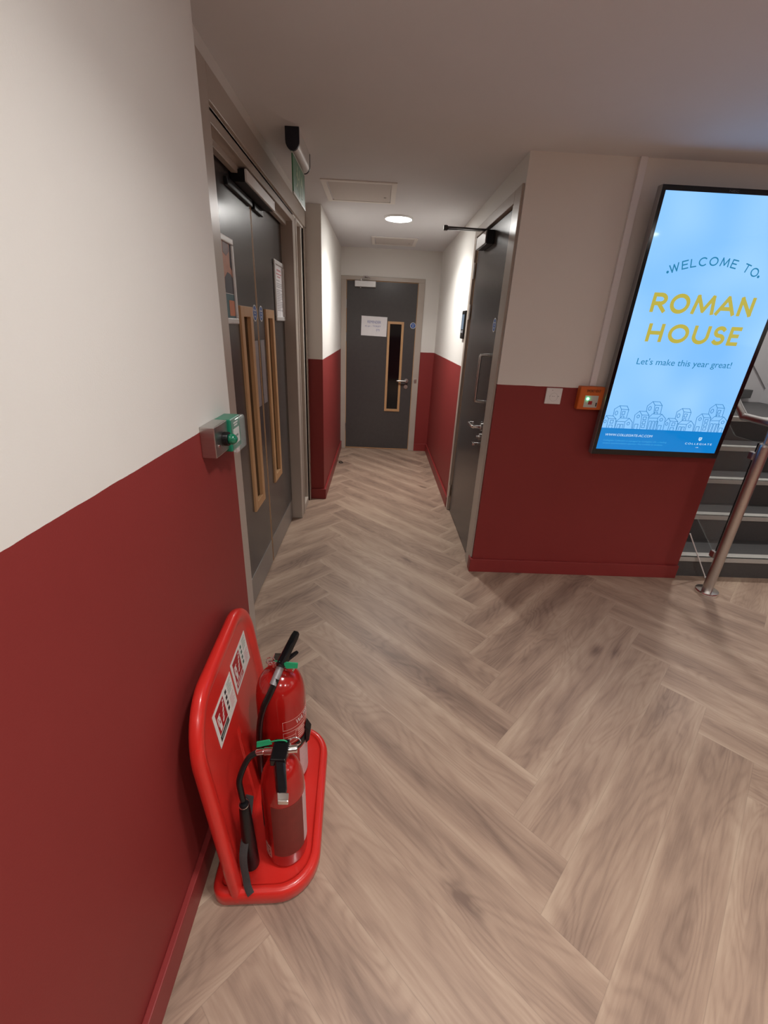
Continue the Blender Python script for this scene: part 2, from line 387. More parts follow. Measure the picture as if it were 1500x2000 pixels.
# ------------------------------------------------------------------ sign helpers
def disc_sign(c, nrm, right, r, label, group=None):
    """round blue mandatory sign stuck on a door; c centre, right = reading direction"""
    M = frame_M(c, right, (0, 0, 1))
    t = thing('fire_door_sign', label, 'sign', M=M, group=group)
    lpart('disc', MB().poly([(x, y, 0) for x, y in circ(0, 0, r, 32)], (0, 0, .0012)), M_WHITE, t)
    mb = MB().poly([(x, y, .0012) for x, y in circ(0, 0, r*.86, 32)], (0, 0, .0004))
    lpart('blue_field', mb, M_BLUE, t)
    tb = MB()
    for i, (s_, wd) in enumerate((('Fire door', r*1.15), ('keep', r*.62), ('shut', r*.6))):
        me = text_mesh(s_, .02, fit=(wd, r*.26)); tb.mesh(me, Matrix.Translation((-wd/2, r*(.22-.36*i), .0018)))
    lpart('sign_text', tb, M_WHITE, t)
    return t

# ------------------------------------------------------------------ double doors on the left
ARX = -.600
tr = struct('trim_1', MB().box((XD, 1.50, 0), (ARX, 1.888, 2.372)).box((XD, 1.888, 2.272), (ARX, YP, 2.372)).box((-.72, 1.84, 0), (XD, 1.896, 2.272))
            .box((-.745, 1.896, 2.225), (XD, 3.50, 2.272)).box((-.715, 3.50, 0), (-.617, 3.60, 2.272)).box((-.69, 1.90, 2.20), (-.66, 3.50, 2.235)), M_TRIM, .003)
struct('trim_2', MB().box((-.66, 3.60, 0.0), (-.655, 3.93, 2.26)).box((-.655, 3.60, 0), (-.612, 3.635, 2.27)).box((-.655, 3.87, 0), (-.625, 3.93, 2.27)).box((-.655, 3.635, 0), (-.617, 3.87, .06))
       .box((-.655, 3.93, 0), (-.606, YP-.001, 2.27)), M_TRIM, .003)
LX = -.70
def vision_panel(leaf, c0, c1, z0, z1, axis, face, out, bead=.05):
    """oak-beaded glazed slot; axis 'y' (leaf in the x plane) or 'x' (leaf in the y plane); out = sign of the outward normal"""
    def B(mb, a0, a1, b0, b1, d0, d1):
        if axis == 'y': mb.box((face+out*d0, a0, b0), (face+out*d1, a1, b1))
        else: mb.box((a0, face+out*d0, b0), (a1, face+out*d1, b1))
    mb = MB()
    for a0, a1, b0, b1 in ((c0, c0+bead, z0, z1), (c1-bead, c1, z0, z1), (c0+bead, c1-bead, z0, z0+bead), (c0+bead, c1-bead, z1-bead, z1)):
        B(mb, a0, a1, b0, b1, -.014, .012)
    f = wpart('vision_panel', mb, M_OAK, leaf, .002)
    g = MB(); B(g, c0+bead*.8, c1-bead*.8, z0+bead*.8, z1-bead*.8, -.014, -.009)
    wpart('glass', g, M_UNLITGLASS, f)
def leaf_with_slot(y0, y1, z0, z1, s0, s1, sz0, sz1, xf, th, out):
    mb = MB()
    for a, b, c, d in ((y0, s0, z0, z1), (s1, y1, z0, z1), (s0, s1, z0, sz0), (s0, s1, sz1, z1)):
        mb.box((xf, a, c), (xf-out*th, b, d))
    return mb
def double_leaf(name, y0, y1, s0, s1, meet):
    d = sthing(name, (LX, (y0+y1)/2, 0))
    lf = wpart('door_leaf', leaf_with_slot(y0, y1, .008, 2.215, s0+.01, s1-.01, .555, 1.65, LX, .05, 1), M_DOOR, d)
    wpart('edge_lipping', MB().box((LX+.0005, meet-.004, .008), (LX-.05, meet+.004, 2.215)), M_OAK, d)
    vision_panel(d, s0, s1, .545, 1.660, 'y', LX, 1)
    wpart('kick_plate', MB().box((LX, y0+.012, .012), (LX+.0018, y1-.012, .182)), M_KICK, d, label='brushed steel kick plate')
    return d
double_leaf('door_1', 1.90, 2.722, 2.368, 2.590, 2.717)
double_leaf('door_2', 2.730, 3.492, 2.890, 3.112, 2.735)
disc_sign((LX+.001, 2.668, 1.632), None, (0, 1, 0), .043, 'round blue fire door sign on the nearer leaf of the double doors')
disc_sign((LX+.001, 2.808, 1.632), None, (0, 1, 0), .043, 'round blue fire door sign on the farther leaf of the double doors')
for y0, y1, lb in ((2.610, 2.690, 'plain pale grey push plate on the nearer leaf of the double doors'), (2.752, 2.838, 'plain pale grey push plate on the farther leaf of the double doors')):
    o = finish('push_plate', MB().box((LX, y0, 1.118), (LX+.0022, y1, 1.488)), mat('pale_grey_plate', (.27, .25, .26), .4, .2, noise=.08, nscale=30), None, .001)
    tag(o, lb, 'push plate')
# magnetic lock across the heads of both leaves
t = thing('magnetic_lock', 'silver and black magnetic lock housing across the top of the double doors', 'door lock', (-.66, 2.67, 2.19))
wpart('housing', MB().box((-.695, 2.39, 2.168), (-.628, 2.95, 2.216)), M_BLACK, t, .003)
wpart('front_cover', MB().box((-.628, 2.385, 2.170), (-.618, 2.955, 2.216)), M_WHITE, t, .0015, 'silver front cover')
for y0, y1 in ((2.30, 2.70), (2.745, 2.93)):
    wpart('armature_plate', MB().box((LX+.001, y0, 2.135), (-.680, y1, 2.166)), M_BLACK, t, .003)
# posters in snap frames
def snap_frame(y0, y1, z0, z1, label, poster):
    x = LX+.001; t = thing('poster_frame', label, 'poster frame', (x, (y0+y1)/2, z0)); bw = .026
    mb = MB()
    for a, b, c, d in ((y0, y1, z0, z0+bw), (y0, y1, z1-bw, z1), (y0, y0+bw, z0+bw, z1-bw), (y1-bw, y1, z0+bw, z1-bw)): mb.box((x, a, c), (x+.013, b, d))
    wpart('frame', mb, M_SILVER, t, .004)
    p = wpart('poster', MB().box((x, y0+bw*.6, z0+bw*.6), (x+.004, y1-bw*.6, z1-bw*.6)), M_PAPER, t)
    poster(p, x+.0041, y0+bw, y1-bw, z0+bw, z1-bw)
def notice(p, x, y0, y1, z0, z1):
    r = MB(); g = MB(); W_ = y1-y0
    for z, h, a, b in ((z1-.035, .012, .25, .75), (z1-.055, .008, .18, .82), (z1-.072, .008, .3, .7)): r.box((x, y0+W_*a, z), (x+.0004, y0+W_*b, z+h))
    z = z1-.092
    for i in range(17):
        if i in (1, 4): z -= .008
        g.box((x, y0+W_*.1, z), (x+.0004, y0+W_*(.9 if i % 5 else .6), z+.004)); z -= .0105
    wpart('red_heading', r, mat('faded_red_print', (.55, .25, .26), .7, noise=.1), p); wpart('printed_lines', g, mat('grey_print', (.30, .28, .30), .7, noise=.1), p)
def people_poster(p, x, y0, y1, z0, z1):
    def col(n, c): return mat(n, c, .35, noise=.25, nscale=22)
    W_, H_ = y1-y0, z1-z0
    def R(n, m, pts): wpart(n, MB().poly([(x, y0+a*W_, z0+b*H_) for a, b in pts], (.0006, 0, 0)), m, p)
    R('poster_backdrop', col('poster_salmon', (.50, .22, .14)), [(0, .33), (1, .33), (1, 1), (0, 1)])
    x += .0007
    R('poster_teal_panel', col('poster_teal', (.012, .10, .13)), [(0, 0), (1, 0), (1, .335), (0, .335)])
    R('poster_dark_figure', col('poster_navy', (.022, .016, .035)), [(.3, .335), (1, .335), (1, .56), (.85, .6), (.6, .62), (.35, .54)])
    R('poster_hair', col('poster_mauve', (.16, .09, .10)), [(.35, .86), (.6, .83), (.85, .9), (.8, 1), (.38, 1)])
    R('poster_side_shape', col('poster_navy', (.022, .016, .035)), [(.86, .7), (1, .66), (1, 1), (.9, 1)])
    x += .0007
    R('poster_orange_block', col('poster_orange', (.62, .18, .06)), [(.52, .03), (.97, .03), (.97, .245), (.52, .245)])
    R('poster_line', M_WHITE, [(0, .33), (1, .33), (1, .337), (0, .337)])
snap_frame(2.10, 2.324, 1.575, 1.933, 'silver snap frame with a colourful people poster on the double doors', people_poster)
snap_frame(3.194, 3.488, 1.598, 1.964, 'silver snap frame with a white printed notice on the double doors', notice)

# ------------------------------------------------------------------ door at the end of the corridor
struct('trim_3', MB().box((XC+.001, YE-.015, 0), (DX0, YE+.03, DZ)).box((DX1, YE-.015, 0), (.546, YE+.03, DZ)).box((XC+.001, YE-.015, DZ), (.546, YE+.03, 2.138)), M_TRIM, .003)
d3 = sthing('door_3', (.026, YE+.02, 0)); yF = YE+.018
V0, V1, VZ0, VZ1 = .126-.028, .318, .532, 1.652
VX0, VX1 = .110, .316
mbd = MB()
for a, b, c, e in ((DX0+.004, VX0+.01, .012, DZ-.004), (VX1-.01, DX1-.004, .012, DZ-.004), (VX0+.01, VX1-.01, .012, VZ0+.01), (VX0+.01, VX1-.01, VZ1-.01, DZ-.004)):
    mbd.box((a, yF, c), (b, yF+.045, e))
wpart('door_leaf', mbd, M_DOOR, d3)
mb = MB()
for a, b, c, e in ((DX0, DX0+.006, .012, DZ), (DX1-.006, DX1, .012, DZ), (DX0, DX1, DZ-.006, DZ), (DX0, DX1, .004, .014)): mb.box((a, yF-.001, c), (b, yF+.04, e))
wpart('edge_lipping', mb, M_OAK, d3)
vision_panel(d3, VX0, VX1, VZ0, VZ1, 'x', yF, -1, .03)
h = wpart('lever_handle', MB().tube([(.388, yF, .94), (.388, yF-.05, .94), (.37, yF-.06, .94), (.275, yF-.06, .94), (.262, yF-.055, .94)], .0105, 12, 5), M_STEEL, d3)
wpart('handle_rose', MB().cyl((.388, yF, .94), (.388, yF-.01, .94), .026), M_STEEL, h)
wpart('lock_cylinder', MB().cyl((.385, yF, .862), (.385, yF-.012, .862), .026).box((.378, yF-.0125, .85), (.392, yF-.018, .874)), M_STEEL, d3)
wpart('keep', MB().box((.49, YE-.016, .92), (.52, YE-.019, .97)).box((.497, YE-.019, .932), (.513, YE-.022, .958)), M_STEEL, d3, .001)
for z in (1.83, 1.45, .30): wpart('hinge', MB().cyl((DX0-.003, yF-.008, z-.05), (DX0-.003, yF-.008, z+.05), .009, n=12), M_STEEL, d3)
cl = wpart('door_closer', MB().box((-.312, yF-.05, 2.022), (-.056, yF, 2.088)), M_SILVER, d3, .004, 'silver overhead door closer')
wpart('closer_arm', MB().cyl((-.235, yF-.03, 2.088), (-.235, yF-.03, 2.115), .011, n=12).tube([(-.235, yF-.03, 2.108), (-.13, yF-.10, 2.112), (-.19, yF-.04, 2.128)], .008, 8, 1).box((-.21, yF-.045, 2.115), (-.15, yF-.02, 2.14)).cyl((-.24, yF-.035, 2.022), (-.24, yF-.035, 2.008), .008, n=10), M_CHROME, cl)
disc_sign((.430, yF-.0015, 1.615), None, (1, 0, 0), .036, 'round blue fire door sign on the dark door at corridor end')
t = thing('paper_notice', 'white sheet with faint blue handwriting taped to the dark corridor end door', 'notice', M=frame_M((-.062, yF-.002, 1.586), (1, 0, -.012), (.02, 0, 1)))
pb = MB()
rings = []
NX = 10
for i in range(NX+1):
    u = -.162+.324*i/NX; bow = .004*math.sin(PI*i/NX)+.002*math.sin(5*i)
    rings.append((u, bow))
for (u0, b0), (u1, b1) in zip(rings, rings[1:]):
    pb.poly([(u0, -.114, b0*1.6), (u1, -.114, b1*1.6), (u1, .114, b1*.4), (u0, .114, b0*.4)], (0, 0, .0004))
lpart('sheet', pb, M_PAPER, t)
M_INK = mat('faded_blue_ink', (.20, .22, .42), .7, noise=.2)
for s_, x_, y_, wd, ht in (('REMINDER', -.085, .034, .17, .030), ('to go - TOILET', -.115, -.012, .20, .022), ('[7]', .03, -.055, .04, .024)):
    hw = MB().mesh(text_mesh(s_, .03, fit=(wd, ht)), Matrix.Translation((x_, y_, .0075)))
    lpart('handwriting', hw, M_INK, t)

# ------------------------------------------------------------------ door in the right-hand corridor wall
AX = XR-.013
struct('trim_4', MB().box((AX, 2.712, 0), (XR+.06, 2.84, 2.308)).box((AX, 2.84, RZ+.01), (XR+.06, 3.88, 2.308)).box((AX, 3.815, 0), (XR+.06, 3.88, RZ+.01)).box((XR-.006, 2.84, 0), (XR+.06, 2.878, RZ+.01)), M_TRIM, .003)
d4 = sthing('door_4', (XR+.03, 3.34, 0)); xF = XR+.008
wpart('door_leaf', MB().box((xF, 2.884, .010), (xF+.05, 3.797, RZ)), M_DOOR, d4)
wpart('edge_lipping', MB().box((xF-.0008, 3.797, .010), (xF+.05, 3.805, RZ)).box((xF-.0008, 2.878, .010), (xF+.05, 2.884, RZ)), M_OAK, d4)
wpart('pull_handle', MB().tube([(xF, 3.0, 1.452), (xF-.035, 3.0, 1.452), (xF-.056, 3.0, 1.446), (xF-.062, 3.0, 1.425), (xF-.062, 3.0, 1.18), (xF-.056, 3.0, 1.158), (xF-.035, 3.0, 1.152), (xF, 3.0, 1.152)], .0095, 12, 4), M_STEEL, d4)
h = wpart('lever_handle', MB().tube([(xF, 2.965, .985), (xF-.045, 2.965, .985), (xF-.062, 2.98, .985), (xF-.064, 3.085, .985), (xF-.055, 3.10, .985), (xF-.03, 3.102, .985)], .0105, 12, 5), M_CHROME, d4)
wpart('handle_rose', MB().cyl((xF, 2.965, .985), (xF-.01, 2.965, .985), .026), M_STEEL, h)
wpart('lock_cylinder', MB().cyl((xF, 2.965, .915), (xF-.012, 2.965, .915), .024).cyl((xF-.012, 2.965, .915), (xF-.03, 2.965, .915), .009), M_STEEL, d4)
wpart('thumb_turn', MB().cyl((xF, 2.985, .862), (xF-.035, 2.985, .862), .009).box((xF-.03, 2.965, .853), (xF-.048, 3.01, .871)), M_CHROME, d4, .003)
for z in (2.02, 1.73, .20): wpart('hinge', MB().cyl((xF-.012, 3.811, z-.055), (xF-.012, 3.811, z+.055), .009, n=12), M_STEEL, d4)
cl = wpart('door_closer', MB().box((xF, 3.30, 2.125), (xF-.052, 3.60, 2.205)), M_BLACK, d4, .005, 'dark overhead door closer')
wpart('closer_cover', MB().box((xF-.052, 3.31, 2.128), (xF-.058, 3.60, 2.202)), M_SILVER, cl, .003, 'silver closer cover')
wpart('closer_arm', MB().cyl((xF-.03, 3.44, 2.20), (xF-.03, 3.44, 2.232), .014, n=14).tube([(xF-.03, 3.44, 2.226), (.425, 3.42, 2.226)], .009, 8, 1, flat=(.016, .007)).tube([(.425, 3.42, 2.216), (xF-.03, 3.66, 2.262)], .009, 8, 1, flat=(.013, .007)).cyl((.425, 3.42, 2.207), (.425, 3.42, 2.236), .014, n=14), mat('dark_steel_arm', (.10, .10, .10), .35, .8, noise=.1), cl)
disc_sign((xF-.001, 2.985, 1.634), None, (0, -1, 0), .042, 'round blue sign half hidden behind the frame of the right-hand corridor door')
t = thing('card_reader', 'black touch card reader with pale screen on white wall beyond the right door', 'card reader', (XR, 3.985, 1.52))
wpart('housing', MB().box((XR, 3.905, 1.525), (XR-.022, 4.045, 1.745)), M_BLACK, t, .008, seg=3)
wpart('screen', MB().box((XR-.022, 3.925, 1.60), (XR-.0228, 4.025, 1.715)), emis('reader_screen', (.32, .42, .55, 1), .55), t)
wpart('keypad', MB().box((XR-.022, 3.925, 1.572), (XR-.0228, 4.025, 1.592)), mat('grey_keys', (.2, .2, .22), .5, noise=.1), t)

# ------------------------------------------------------------------ ceiling things
def downlight(x, y, L, label, z=ZC, r=.11, group=None, spread=140, glow=110):
    t = thing('ceiling_light', label, 'ceiling light', (x, y, z), group=group)
    wpart('rim', MB().lathe([(r+.012, 0), (r+.012, -.006), (r+.006, -.012), (r, -.013), (r, 0)], (x, y, z), 40), M_WHITE, t)
    m = mat('lamp_diffuser_%d' % glow, (.8, .8, .8, 1), .5, emit=(*LIGHT_COLOUR, 1), estr=glow)
    la = bpy.data.lights.new('lamp', 'AREA'); la.shape = 'DISK'; la.size = 2*r*.92; la.energy = L; la.color = LIGHT_COLOUR; la.spread = math.radians(spread)
    lo = bpy.data.objects.new('lamp', la); COL.objects.link(lo); lo.parent = t; lo.location = (0, 0, -.018)
    wpart('diffuser', MB().lathe([(r, -.002), (r, -.010), (r*.6, -.012), (0, -.012)], (x, y, z), 32, cap1=False), m, t)
    return t
downlight(*CORRIDOR_LIGHT, 'round glowing downlight in the corridor ceiling between two hatches')
for i, (x, y, L) in enumerate(LOBBY_LIGHTS): downlight(x, y, L, 'round downlight in the lobby ceiling overhead', group='lobby downlights', spread=130, glow=50)
downlight(*STAIR_FILL_LIGHT, 'added round downlight, out of view high above the stairs', z=4.0)
def hatch(x0, x1, y0, y1, label):
    t = thing('access_hatch', label, 'access hatch', ((x0+x1)/2, (y0+y1)/2, ZC)); fw = .035; gp = .009
    mb = MB()
    for a, b, c, d in ((x0, x1, y0, y0+fw), (x0, x1, y1-fw, y1), (x0, x0+fw, y0+fw, y1-fw), (x1-fw, x1, y0+fw, y1-fw)): mb.box((a, c, ZC-.006), (b, d, ZC))
    wpart('frame', mb, mat('white_hatch_paint', (.80, .78, .74), .6, noise=.03), t, .001)
    wpart('panel', MB().box((x0+fw+gp, y0+fw+gp*.5, ZC-.004), (x1-fw-gp*.4, y1-fw-gp*.4, ZC)), mat('hatch_panel_paint', (.62, .58, .545), .7, noise=.03), t)
    wpart('lock', MB().cyl((x1-.075, y1-.16, ZC-.004), (x1-.075, y1-.16, ZC-.006), .009, n=12), M_KICK, t)
hatch(-.408, .085, 3.345, 3.86, 'larger square white access hatch in ceiling in front of the glowing downlight')
hatch(-.112, .372, 5.19, 5.65, 'faint access hatch in ceiling just before the corridor end wall')
# hanging exit sign
ex = -.442; t = thing('exit_sign', 'ceiling exit sign with silver tube and green hanging panel by double doors', 'exit sign', (ex, 2.74, ZC))
def u_prof(w_, z0, z1, n=10):
    pts = [(-w_, z1), (-w_, (z0+z1)/2-.008)]
    for i in range(1, n): a = PI+PI*i/n; pts.append((w_*math.cos(a), (z0+z1)/2-.008+((z1-z0)/2-.008)*math.sin(a)))
    return pts+[(w_, (z0+z1)/2-.008), (w_, z1)]
pr_ = u_prof(.031, 2.348, 2.4365)
wpart('tube_housing', MB().loft([[(ex+a, y, b) for a, b in pr_] for y in (2.585, 2.925)]), M_SILVER, t)
pr2 = u_prof(.033, 2.346, 2.4365)
for y0, y1 in ((2.572, 2.587), (2.923, 2.935)): wpart('end_cap', MB().loft([[(ex+a, y, b) for a, b in pr2] for y in (y0, y1)]), mat('navy_black_cap', (.010, .012, .022), .4, noise=.1), t)
bl = wpart('sign_panel', MB().box((ex-.003, 2.555, 2.178), (ex+.003, 2.905, 2.340)), M_SIGNG, t)
wpart('panel_edge', MB().box((ex-.004, 2.553, 2.172), (ex+.004, 2.907, 2.182)).box((ex-.004, 2.553, 2.332), (ex+.004, 2.907, 2.338)).box((ex-.004, 2.905, 2.172), (ex+.004, 2.912, 2.338)), mat('pale_acrylic_edge', (.42, .46, .40), .3, noise=.05), bl)
Mx = frame_M((ex+.0032, 2.73, 2.258), (0, 1, 0), (0, 0, 1))
pg = MB()
def P2(pts): pg.poly([(a, b, 0) for a, b in pts], (0, 0, .0006), Mx)
P2(circ(-.055, .044, .012, 12)); P2([(-.075, .03), (-.05, .032), (-.04, .0), (-.062, -.012)]); P2([(-.062, -.01), (-.045, -.004), (-.03, -.03), (-.04, -.05), (-.05, -.045), (-.045, -.03)])
P2([(-.066, -.012), (-.05, -.02), (-.075, -.04), (-.10, -.04), (-.10, -.03), (-.078, -.028)]); P2([(-.05, .028), (-.03, .01), (-.012, .016), (-.01, .008), (-.034, -.002)]); P2([(-.075, .028), (-.095, .005), (-.088, .0), (-.068, .018)])
P2([(.0, -.06), (.022, -.06), (.022, .055), (.0, .055)]); P2([(.075, .05), (.11, .0), (.088, .0), (.088, -.055), (.062, -.055), (.062, .0), (.04, .0)])
wpart('pictogram', pg, M_SIGNW, bl)

# ------------------------------------------------------------------ left wall controls
t = thing('key_switch', 'brushed steel box with green push knob on left wall at the paint line', 'release switch', (XL, 1.247, 1.275))
wpart('back_box', MB().box((XL, 1.192, 1.231), (XL+.042, 1.302, 1.320)), M_STEEL, t, .0025)
k = wpart('button_collar', MB().cyl((XL+.042, 1.262, 1.272), (XL+.058, 1.262, 1.272), .021), M_BLACK, t, .002)
wpart('button', MB().sphere((XL+.066, 1.262, 1.272), .0165), mat('green_gloss_knob', (.006, .16, .085), .12, noise=.05, coat=.5), k)
wpart('screw', MB().cyl((XL+.042, 1.215, 1.262), (XL+.0445, 1.215, 1.262), .005, n=10), M_CHROME, t)
t = thing('break_glass_unit', 'green emergency break glass box under a clear flap, beside steel box', 'call point', (XL, 1.354, 1.268))
wpart('housing', MB().box((XL, 1.306, 1.219), (XL+.050, 1.402, 1.319)), M_GREEN, t, .004, seg=3)
wpart('white_insert', MB().box((XL+.050, 1.327, 1.238), (XL+.0515, 1.383, 1.285)), M_WHITE, t, .0005)
mb = MB()
for i in range(3): mb.poly([(XL+.0516, 1.343+.010*i+.004*math.cos(a), 1.262+.004*math.sin(a)) for a in (2*PI*j/10 for j in range(10))], (.0004, 0, 0))
wpart('insert_symbols', mb, M_LABELDK, t)
wpart('heading_text', MB().box((XL+.050, 1.335, 1.300), (XL+.0505, 1.376, 1.3045)).box((XL+.050, 1.340, 1.2925), (XL+.0505, 1.371, 1.2965)), M_WHITE, t)
rings = []
for d_, s_ in ((0, 0), (.012, 0), (.017, .004), (.019, .010)):
    rings.append([(XL+.050+d_, y, z) for y, z in ((1.309+s_, 1.216+s_), (1.400-s_, 1.216+s_), (1.400-s_, 1.320-s_), (1.309+s_, 1.320-s_))])
wpart('clear_cover', MB().loft(rings), M_CLEAR, t, .003, 'transparent hinged flap')
wpart('seal', MB().box((XL+.045, 1.345, 1.205), (XL+.052, 1.368, 1.219)), M_LABELP, t, .001)

# ------------------------------------------------------------------ front wall fittings
t = thing('isolator_switch', 'small square white switch plate on red wall left of the orange box', 'switch', (1.082, YR, 1.25))
wpart('plate', MB().box((1.032, YR-.009, 1.203), (1.130, YR, 1.298)), M_WHITE, t, .003)
mb = MB()
for x, z in ((1.058, 1.25), (1.074, 1.25), (1.084, 1.25), (1.106, 1.25), (1.112, 1.25)): mb.box((x-.002, YR-.0095, z-.002), (x+.002, YR-.009, z+.002))
wpart('top_mark', MB().box((1.066, YR-.0095, 1.283), (1.071, YR-.009, 1.287)), mat('grey_print', (.30, .28, .30), .7, noise=.1), t)
wpart('printed_marks', mb, mat('grey_print', (.30, .28, .30), .7, noise=.1), t)
mb = MB(); Mx = frame_M((1.082, YR-.009, 1.245), (1, 0, 0), (0, 0, 1)); ribbon(mb, circ(0, 0, .024, 24), .0012, True)
bmesh.ops.transform(mb.bm, matrix=Mx, verts=mb.bm.verts)
wpart('dial_ring', mb, mat('faint_grey_ring', (.45, .44, .43), .6, noise=.05), t)
cx0, cx1, cz0, cz1 = 1.222, 1.372, 1.183, 1.320; cy = YR-.045
t = thing('smoke_vent_call_point', 'orange smoke vent call point with green light, tucked beside the big screen', 'call point', (1.297, YR, 1.25))
wpart('housing', MB().box((cx0, cy, cz0), (cx1, YR, cz1)), M_ORANGE, t, .007, seg=3)
iy = cy-.0006; ins = wpart('insert', MB().box((1.258, iy-.001, 1.198), (1.340, cy+.002, 1.268)), mat('grey_white_insert', (.48, .47, .44), .5, noise=.1, nscale=20), t, .0008)
wpart('indicator', MB().sphere((1.276, iy-.002, 1.249), .0072, 14), emis('green_led', (.10, 1.0, .40, 1), 14), ins, label='lit green indicator')
wpart('button', MB().box((1.284, iy-.001, 1.216), (1.306, iy-.004, 1.236)), M_LABELR, ins)
wpart('key_slot', MB().box((1.330, iy-.001, 1.206), (1.337, iy-.002, 1.228)), M_LABELDK, ins)
tb = MB(); tb.mesh(text_mesh('SMOKE VENT', .02, fit=(.084, .015)), frame_M((1.262, iy-.0004, 1.287), (1, 0, 0), (0, 0, 1)))
wpart('heading_text', tb, M_LABELDK, t)
t = thing('cable_trunking', 'thin white cable trunking rising from the orange box to the ceiling', 'trunking', (1.303, YR, 1.32))
wpart('cover', MB().box((1.285, YR-.016, 1.321), (1.323, YR, ZC)), mat('white_pvc', (.78, .77, .78), .4, noise=.03), t, .002)

# ------------------------------------------------------------------ the big portrait screen (tilted slightly forward)
th = math.atan2(.064, 1.39)
MT = Matrix(((1, 0, 0, 1.368), (0, -math.sin(th), -math.cos(th), 2.63), (0, math.cos(th), -math.sin(th), .915), (0, 0, 0, 1)))
tv = thing('wall_screen', 'large portrait display glowing pale blue with a welcome message', 'display screen', M=MT)
TW, TH = .808, 1.386
mb = MB().box((0, 0, -.045), (TW, TH, -.002)); lpart('casing', mb, mat('silver_trim_black_case', (.30, .30, .31), .35, .7, noise=.05), tv, .003)
mb = MB()
for a, b, c, d in ((.002, TW-.002, .002, .036), (.002, TW-.002, 1.361, TH-.002), (.002, .021, .036, 1.361), (.781, TW-.002, .036, 1.361)): mb.box((a, c, -.004), (b, d, .0015))
bz = lpart('bezel', mb, mat('black_gloss_bezel', (.006, .006, .008), .12, noise=.1), tv)
lpart('maker_mark', MB().mesh(text_mesh('NEC', .012, fit=(.05, .009)), Matrix.Translation((.338, 1.367, .0017))), mat('dim_grey_print', (.10, .10, .11), .5, noise=.1), bz)
lpart('wall_bracket', MB().box((.25, .45, -.10), (.55, .95, -.045)), M_BLACK, tv, .004)
def screen_mat():
    m = bpy.data.materials.new('screen_sky_blue'); m.use_nodes = True; nt = m.node_tree; b = nt.nodes['Principled BSDF']; N = nt.nodes.new
    tc = N('ShaderNodeTexCoord'); n = N('ShaderNodeTexNoise'); n.inputs['Scale'].default_value = 2.2; n.inputs['Detail'].default_value = 1
    nt.links.new(tc.outputs['Object'], n.inputs['Vector']); r = N('ShaderNodeValToRGB')
    r.color_ramp.elements[0].position = .32; r.color_ramp.elements[0].color = srgb(122, 185, 248); r.color_ramp.elements[1].position = .68; r.color_ramp.elements[1].color = srgb(150, 202, 255)
    nt.links.new(n.outputs['Fac'], r.inputs[0]); nt.links.new(r.outputs[0], b.inputs['Emission Color'])
    b.inputs['Emission Strength'].default_value = 1.12; b.inputs['Base Color'].default_value = (0, 0, 0, 1); b.inputs['Roughness'].default_value = .05; b.inputs['Specular IOR Level'].default_value = .5
    return m
scr = lpart('screen', MB().box((.020, .035, -.002), (.782, 1.362, .0006)), screen_mat(), tv)
TEAL = emis('screen_teal', srgb(38, 128, 170)); YEL = emis('screen_yellow', srgb(188, 176, 74)); BAND = emis('screen_band_blue', srgb(3, 128, 206)); SW = emis('screen_white', srgb(205, 232, 250)); SLB = emis('screen_small_print', srgb(60, 165, 225)); LINEB = emis('screen_line_blue', srgb(60, 132, 184))
ZT = .0008
lpart('footer_band', MB().box((.020, .035, .0006), (.782, .170, ZT)), BAND, scr)
# lettering drawn as even strokes: glyph outlines in a unit box
def arc_(cx, cy, rx, ry, a0, a1, n=14): return [(cx+rx*math.cos(math.radians(a0+(a1-a0)*k/n)), cy+ry*math.sin(math.radians(a0+(a1-a0)*k/n))) for k in range(n+1)]
GL = {'W': [[(0, 1), (.25, 0), (.5, .95), (.75, 0), (1, 1)]], 'E': [[(1, 1), (0, 1), (0, 0), (1, 0)], [(0, .52), (.86, .52)]], 'L': [[(0, 1), (0, 0), (1, 0)]],
      'C': [arc_(.56, .5, .56, .5, 48, 312, 22)], 'O': [arc_(.5, .5, .5, .5, 0, 360, 32)], 'M': [[(0, 0), (.12, 1), (.5, .12), (.88, 1), (1, 0)]], 'T': [[(0, 1), (1, 1)], [(.5, 1), (.5, 0)]],
      'R': [[(0, 0), (0, 1), (.45, 1)]+arc_(.5, .73, .45, .27, 90, -90)+[(0, .46)], [(.45, .46), (1, 0)]], 'A': [[(0, 0), (.5, 1), (1, 0)], [(.2, .32), (.8, .32)]], 'N': [[(0, 0), (0, 1), (1, 0), (1, 1)]],
      'H': [[(0, 0), (0, 1)], [(1, 0), (1, 1)], [(0, .5), (1, .5)]], 'U': [[(0, 1), (0, .42)]+arc_(.5, .42, .5, .42, 180, 360)+[(1, 1)]],
      'S': [arc_(.5, .75, .43, .25, 35, 262, 14)+arc_(.5, .25, .46, .25, 82, -145, 14)]}
def stroke_glyph(mb, ch, x, y, wd, ht, sw, M=None):
    k = len(mb.bm.verts)
    for pl in GL[ch]: ribbon(mb, [(x+sw/2+p*(wd-sw), y+sw/2+q*(ht-sw)) for p, q in pl], sw, False, .0003)
    mb.bm.verts.ensure_lookup_table()
    if M is not None: bmesh.ops.transform(mb.bm, matrix=M, verts=mb.bm.verts[k:])
arc = MB(); Rr = .60; word = 'WELCOME TO'; cxw, base = .393, 1.051; adv = [.064, .043, .040, .053, .058, .060, .042, .030, .044, .056]; tot = sum(adv)
pos = -tot/2
for ch, a in zip(word, adv):
    if ch != ' ':
        ang = (pos+a/2)/Rr
        stroke_glyph(arc, ch, -a*.40, 0, a*.80, .041, .0058, Matrix.Translation((cxw+Rr*math.sin(ang), base-Rr*(1-math.cos(ang)), ZT)) @ Matrix.Rotation(-ang, 4, 'Z'))
    else:
        lpart('welcome_text', arc, TEAL, scr); arc = MB()
    pos += a
